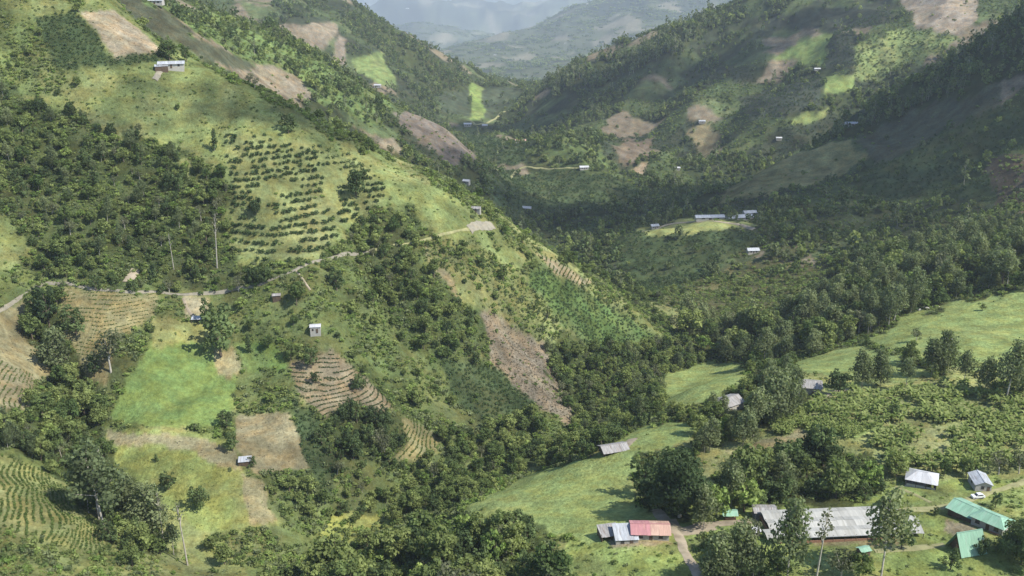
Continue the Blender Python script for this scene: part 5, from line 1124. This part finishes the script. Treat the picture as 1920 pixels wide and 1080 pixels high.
def plants_group():
    ng = bpy.data.node_groups.new('plants', 'GeometryNodeTree'); ng.interface.new_socket('Geometry', in_out='INPUT', socket_type='NodeSocketGeometry'); ng.interface.new_socket('Geometry', in_out='OUTPUT', socket_type='NodeSocketGeometry')
    N = ng.nodes; L = ng.links; gi = N.new('NodeGroupInput'); go = N.new('NodeGroupOutput'); ci = N.new('GeometryNodeCollectionInfo'); ci.inputs['Collection'].default_value = SRC; ci.inputs['Separate Children'].default_value = True; ci.inputs['Reset Children'].default_value = True
    ip = N.new('GeometryNodeInstanceOnPoints'); ip.inputs['Pick Instance'].default_value = True
    def attr(nm, t): a = N.new('GeometryNodeInputNamedAttribute'); a.data_type = t; a.inputs[0].default_value = nm; return a.outputs[0]
    er = N.new('FunctionNodeEulerToRotation'); L.new(attr('turn', 'FLOAT_VECTOR'), er.inputs[0])
    L.new(gi.outputs[0], ip.inputs['Points']); L.new(ci.outputs[0], ip.inputs['Instance']); L.new(attr('which', 'INT'), ip.inputs['Instance Index']); L.new(er.outputs[0], ip.inputs['Rotation']); L.new(attr('size', 'FLOAT_VECTOR'), ip.inputs['Scale']); L.new(ip.outputs[0], go.inputs[0]); return ng
mass('woodland', WOOD, 'mixed green woodland covering the slopes on both sides of the valley')
mass('shrubbery', SHRUB, 'scattered green shrubs over the grassy slopes')
mass('crop_rows', CROPS, 'low crop plants and coffee growing in the plots')
# ------------------------------------------------------------------ air and clouds
V = [(x, y, zc) for zc in (-2900, 90) for x, y in ((-26000, -400), (26000, -400), (26000, 24500), (-26000, 24500))]
hm, nt, out = new_mat('haze'); pv = nd(nt, 'ShaderNodeVolumePrincipled'); pv.inputs['Color'].default_value = (.80, .885, 1.0, 1); pv.inputs['Density'].default_value = HAZE; pv.inputs['Anisotropy'].default_value = 0.15
nt.links.new(pv.outputs[0], out.inputs['Volume'])
tag(link('haze', mesh_py('haze', V, [(0,3,2,1),(4,5,6,7),(0,1,5,4),(1,2,6,5),(2,3,7,6),(3,0,4,7)], hm)), 'thin blue haze filling the valley', None, None, 'stuff')
cm_, nt, out = new_mat('cloud'); d = nd(nt, 'ShaderNodeBsdfDiffuse'); d.inputs[0].default_value = (.9, .9, .9, 1); t = nd(nt, 'ShaderNodeBsdfTranslucent'); t.inputs[0].default_value = (.9, .9, .9, 1); ms = nd(nt, 'ShaderNodeMixShader'); ms.inputs[0].default_value = 0.4
nt.links.new(d.outputs[0], ms.inputs[1]); nt.links.new(t.outputs[0], ms.inputs[2]); tr_ = nd(nt, 'ShaderNodeBsdfTransparent'); m2 = nd(nt, 'ShaderNodeMixShader'); m2.inputs[0].default_value = 0.5; nt.links.new(ms.outputs[0], m2.inputs[1]); nt.links.new(tr_.outputs[0], m2.inputs[2]); nt.links.new(m2.outputs[0], out.inputs[0])
import bmesh
def cloud(label, target, rx, ry, alt, seed, n=14, thin=0.58):
    """a cumulus that stands between the sun and the given piece of ground"""
    q = np.random.RandomState(seed); g_ = Vector(target); t_ = (alt-g_.z)/SUN_DIR.z; c = g_+SUN_DIR*t_; bm = bmesh.new()
    for i in range(n):
        a = q.rand()*6.28; rr = math.sqrt(q.rand())*0.9 if i else 0; s = (0.22+0.22*q.rand())*(1.15-0.4*rr)
        b2 = bmesh.ops.create_icosphere(bm, subdivisions=3, radius=1.0)
        for v in b2['verts']:
            p = v.co.copy(); k = 1+0.16*math.sin(5*p.x+i)*math.sin(4*p.y+2*i)+0.08*math.sin(11*p.z+9*p.x+i)
            v.co = Vector((rx*(rr*math.cos(a)+s*k*p.x), ry*(rr*math.sin(a)+s*k*p.y), max(-40, min(rx, ry)*(0.55*s*k*p.z))))
    me = bpy.data.meshes.new('cloud'); bm.to_mesh(me); bm.free(); mt = cm_.copy(); [x_ for x_ in mt.node_tree.nodes if x_.name == m2.name][0].inputs[0].default_value = thin; me.materials.append(mt); me.polygons.foreach_set('use_smooth', [True]*len(me.polygons))
    tag(link('cloud', me, None, c), label, 'cloud')
for args in CLOUDS: cloud(*args)
print('done', time.time()-T0)
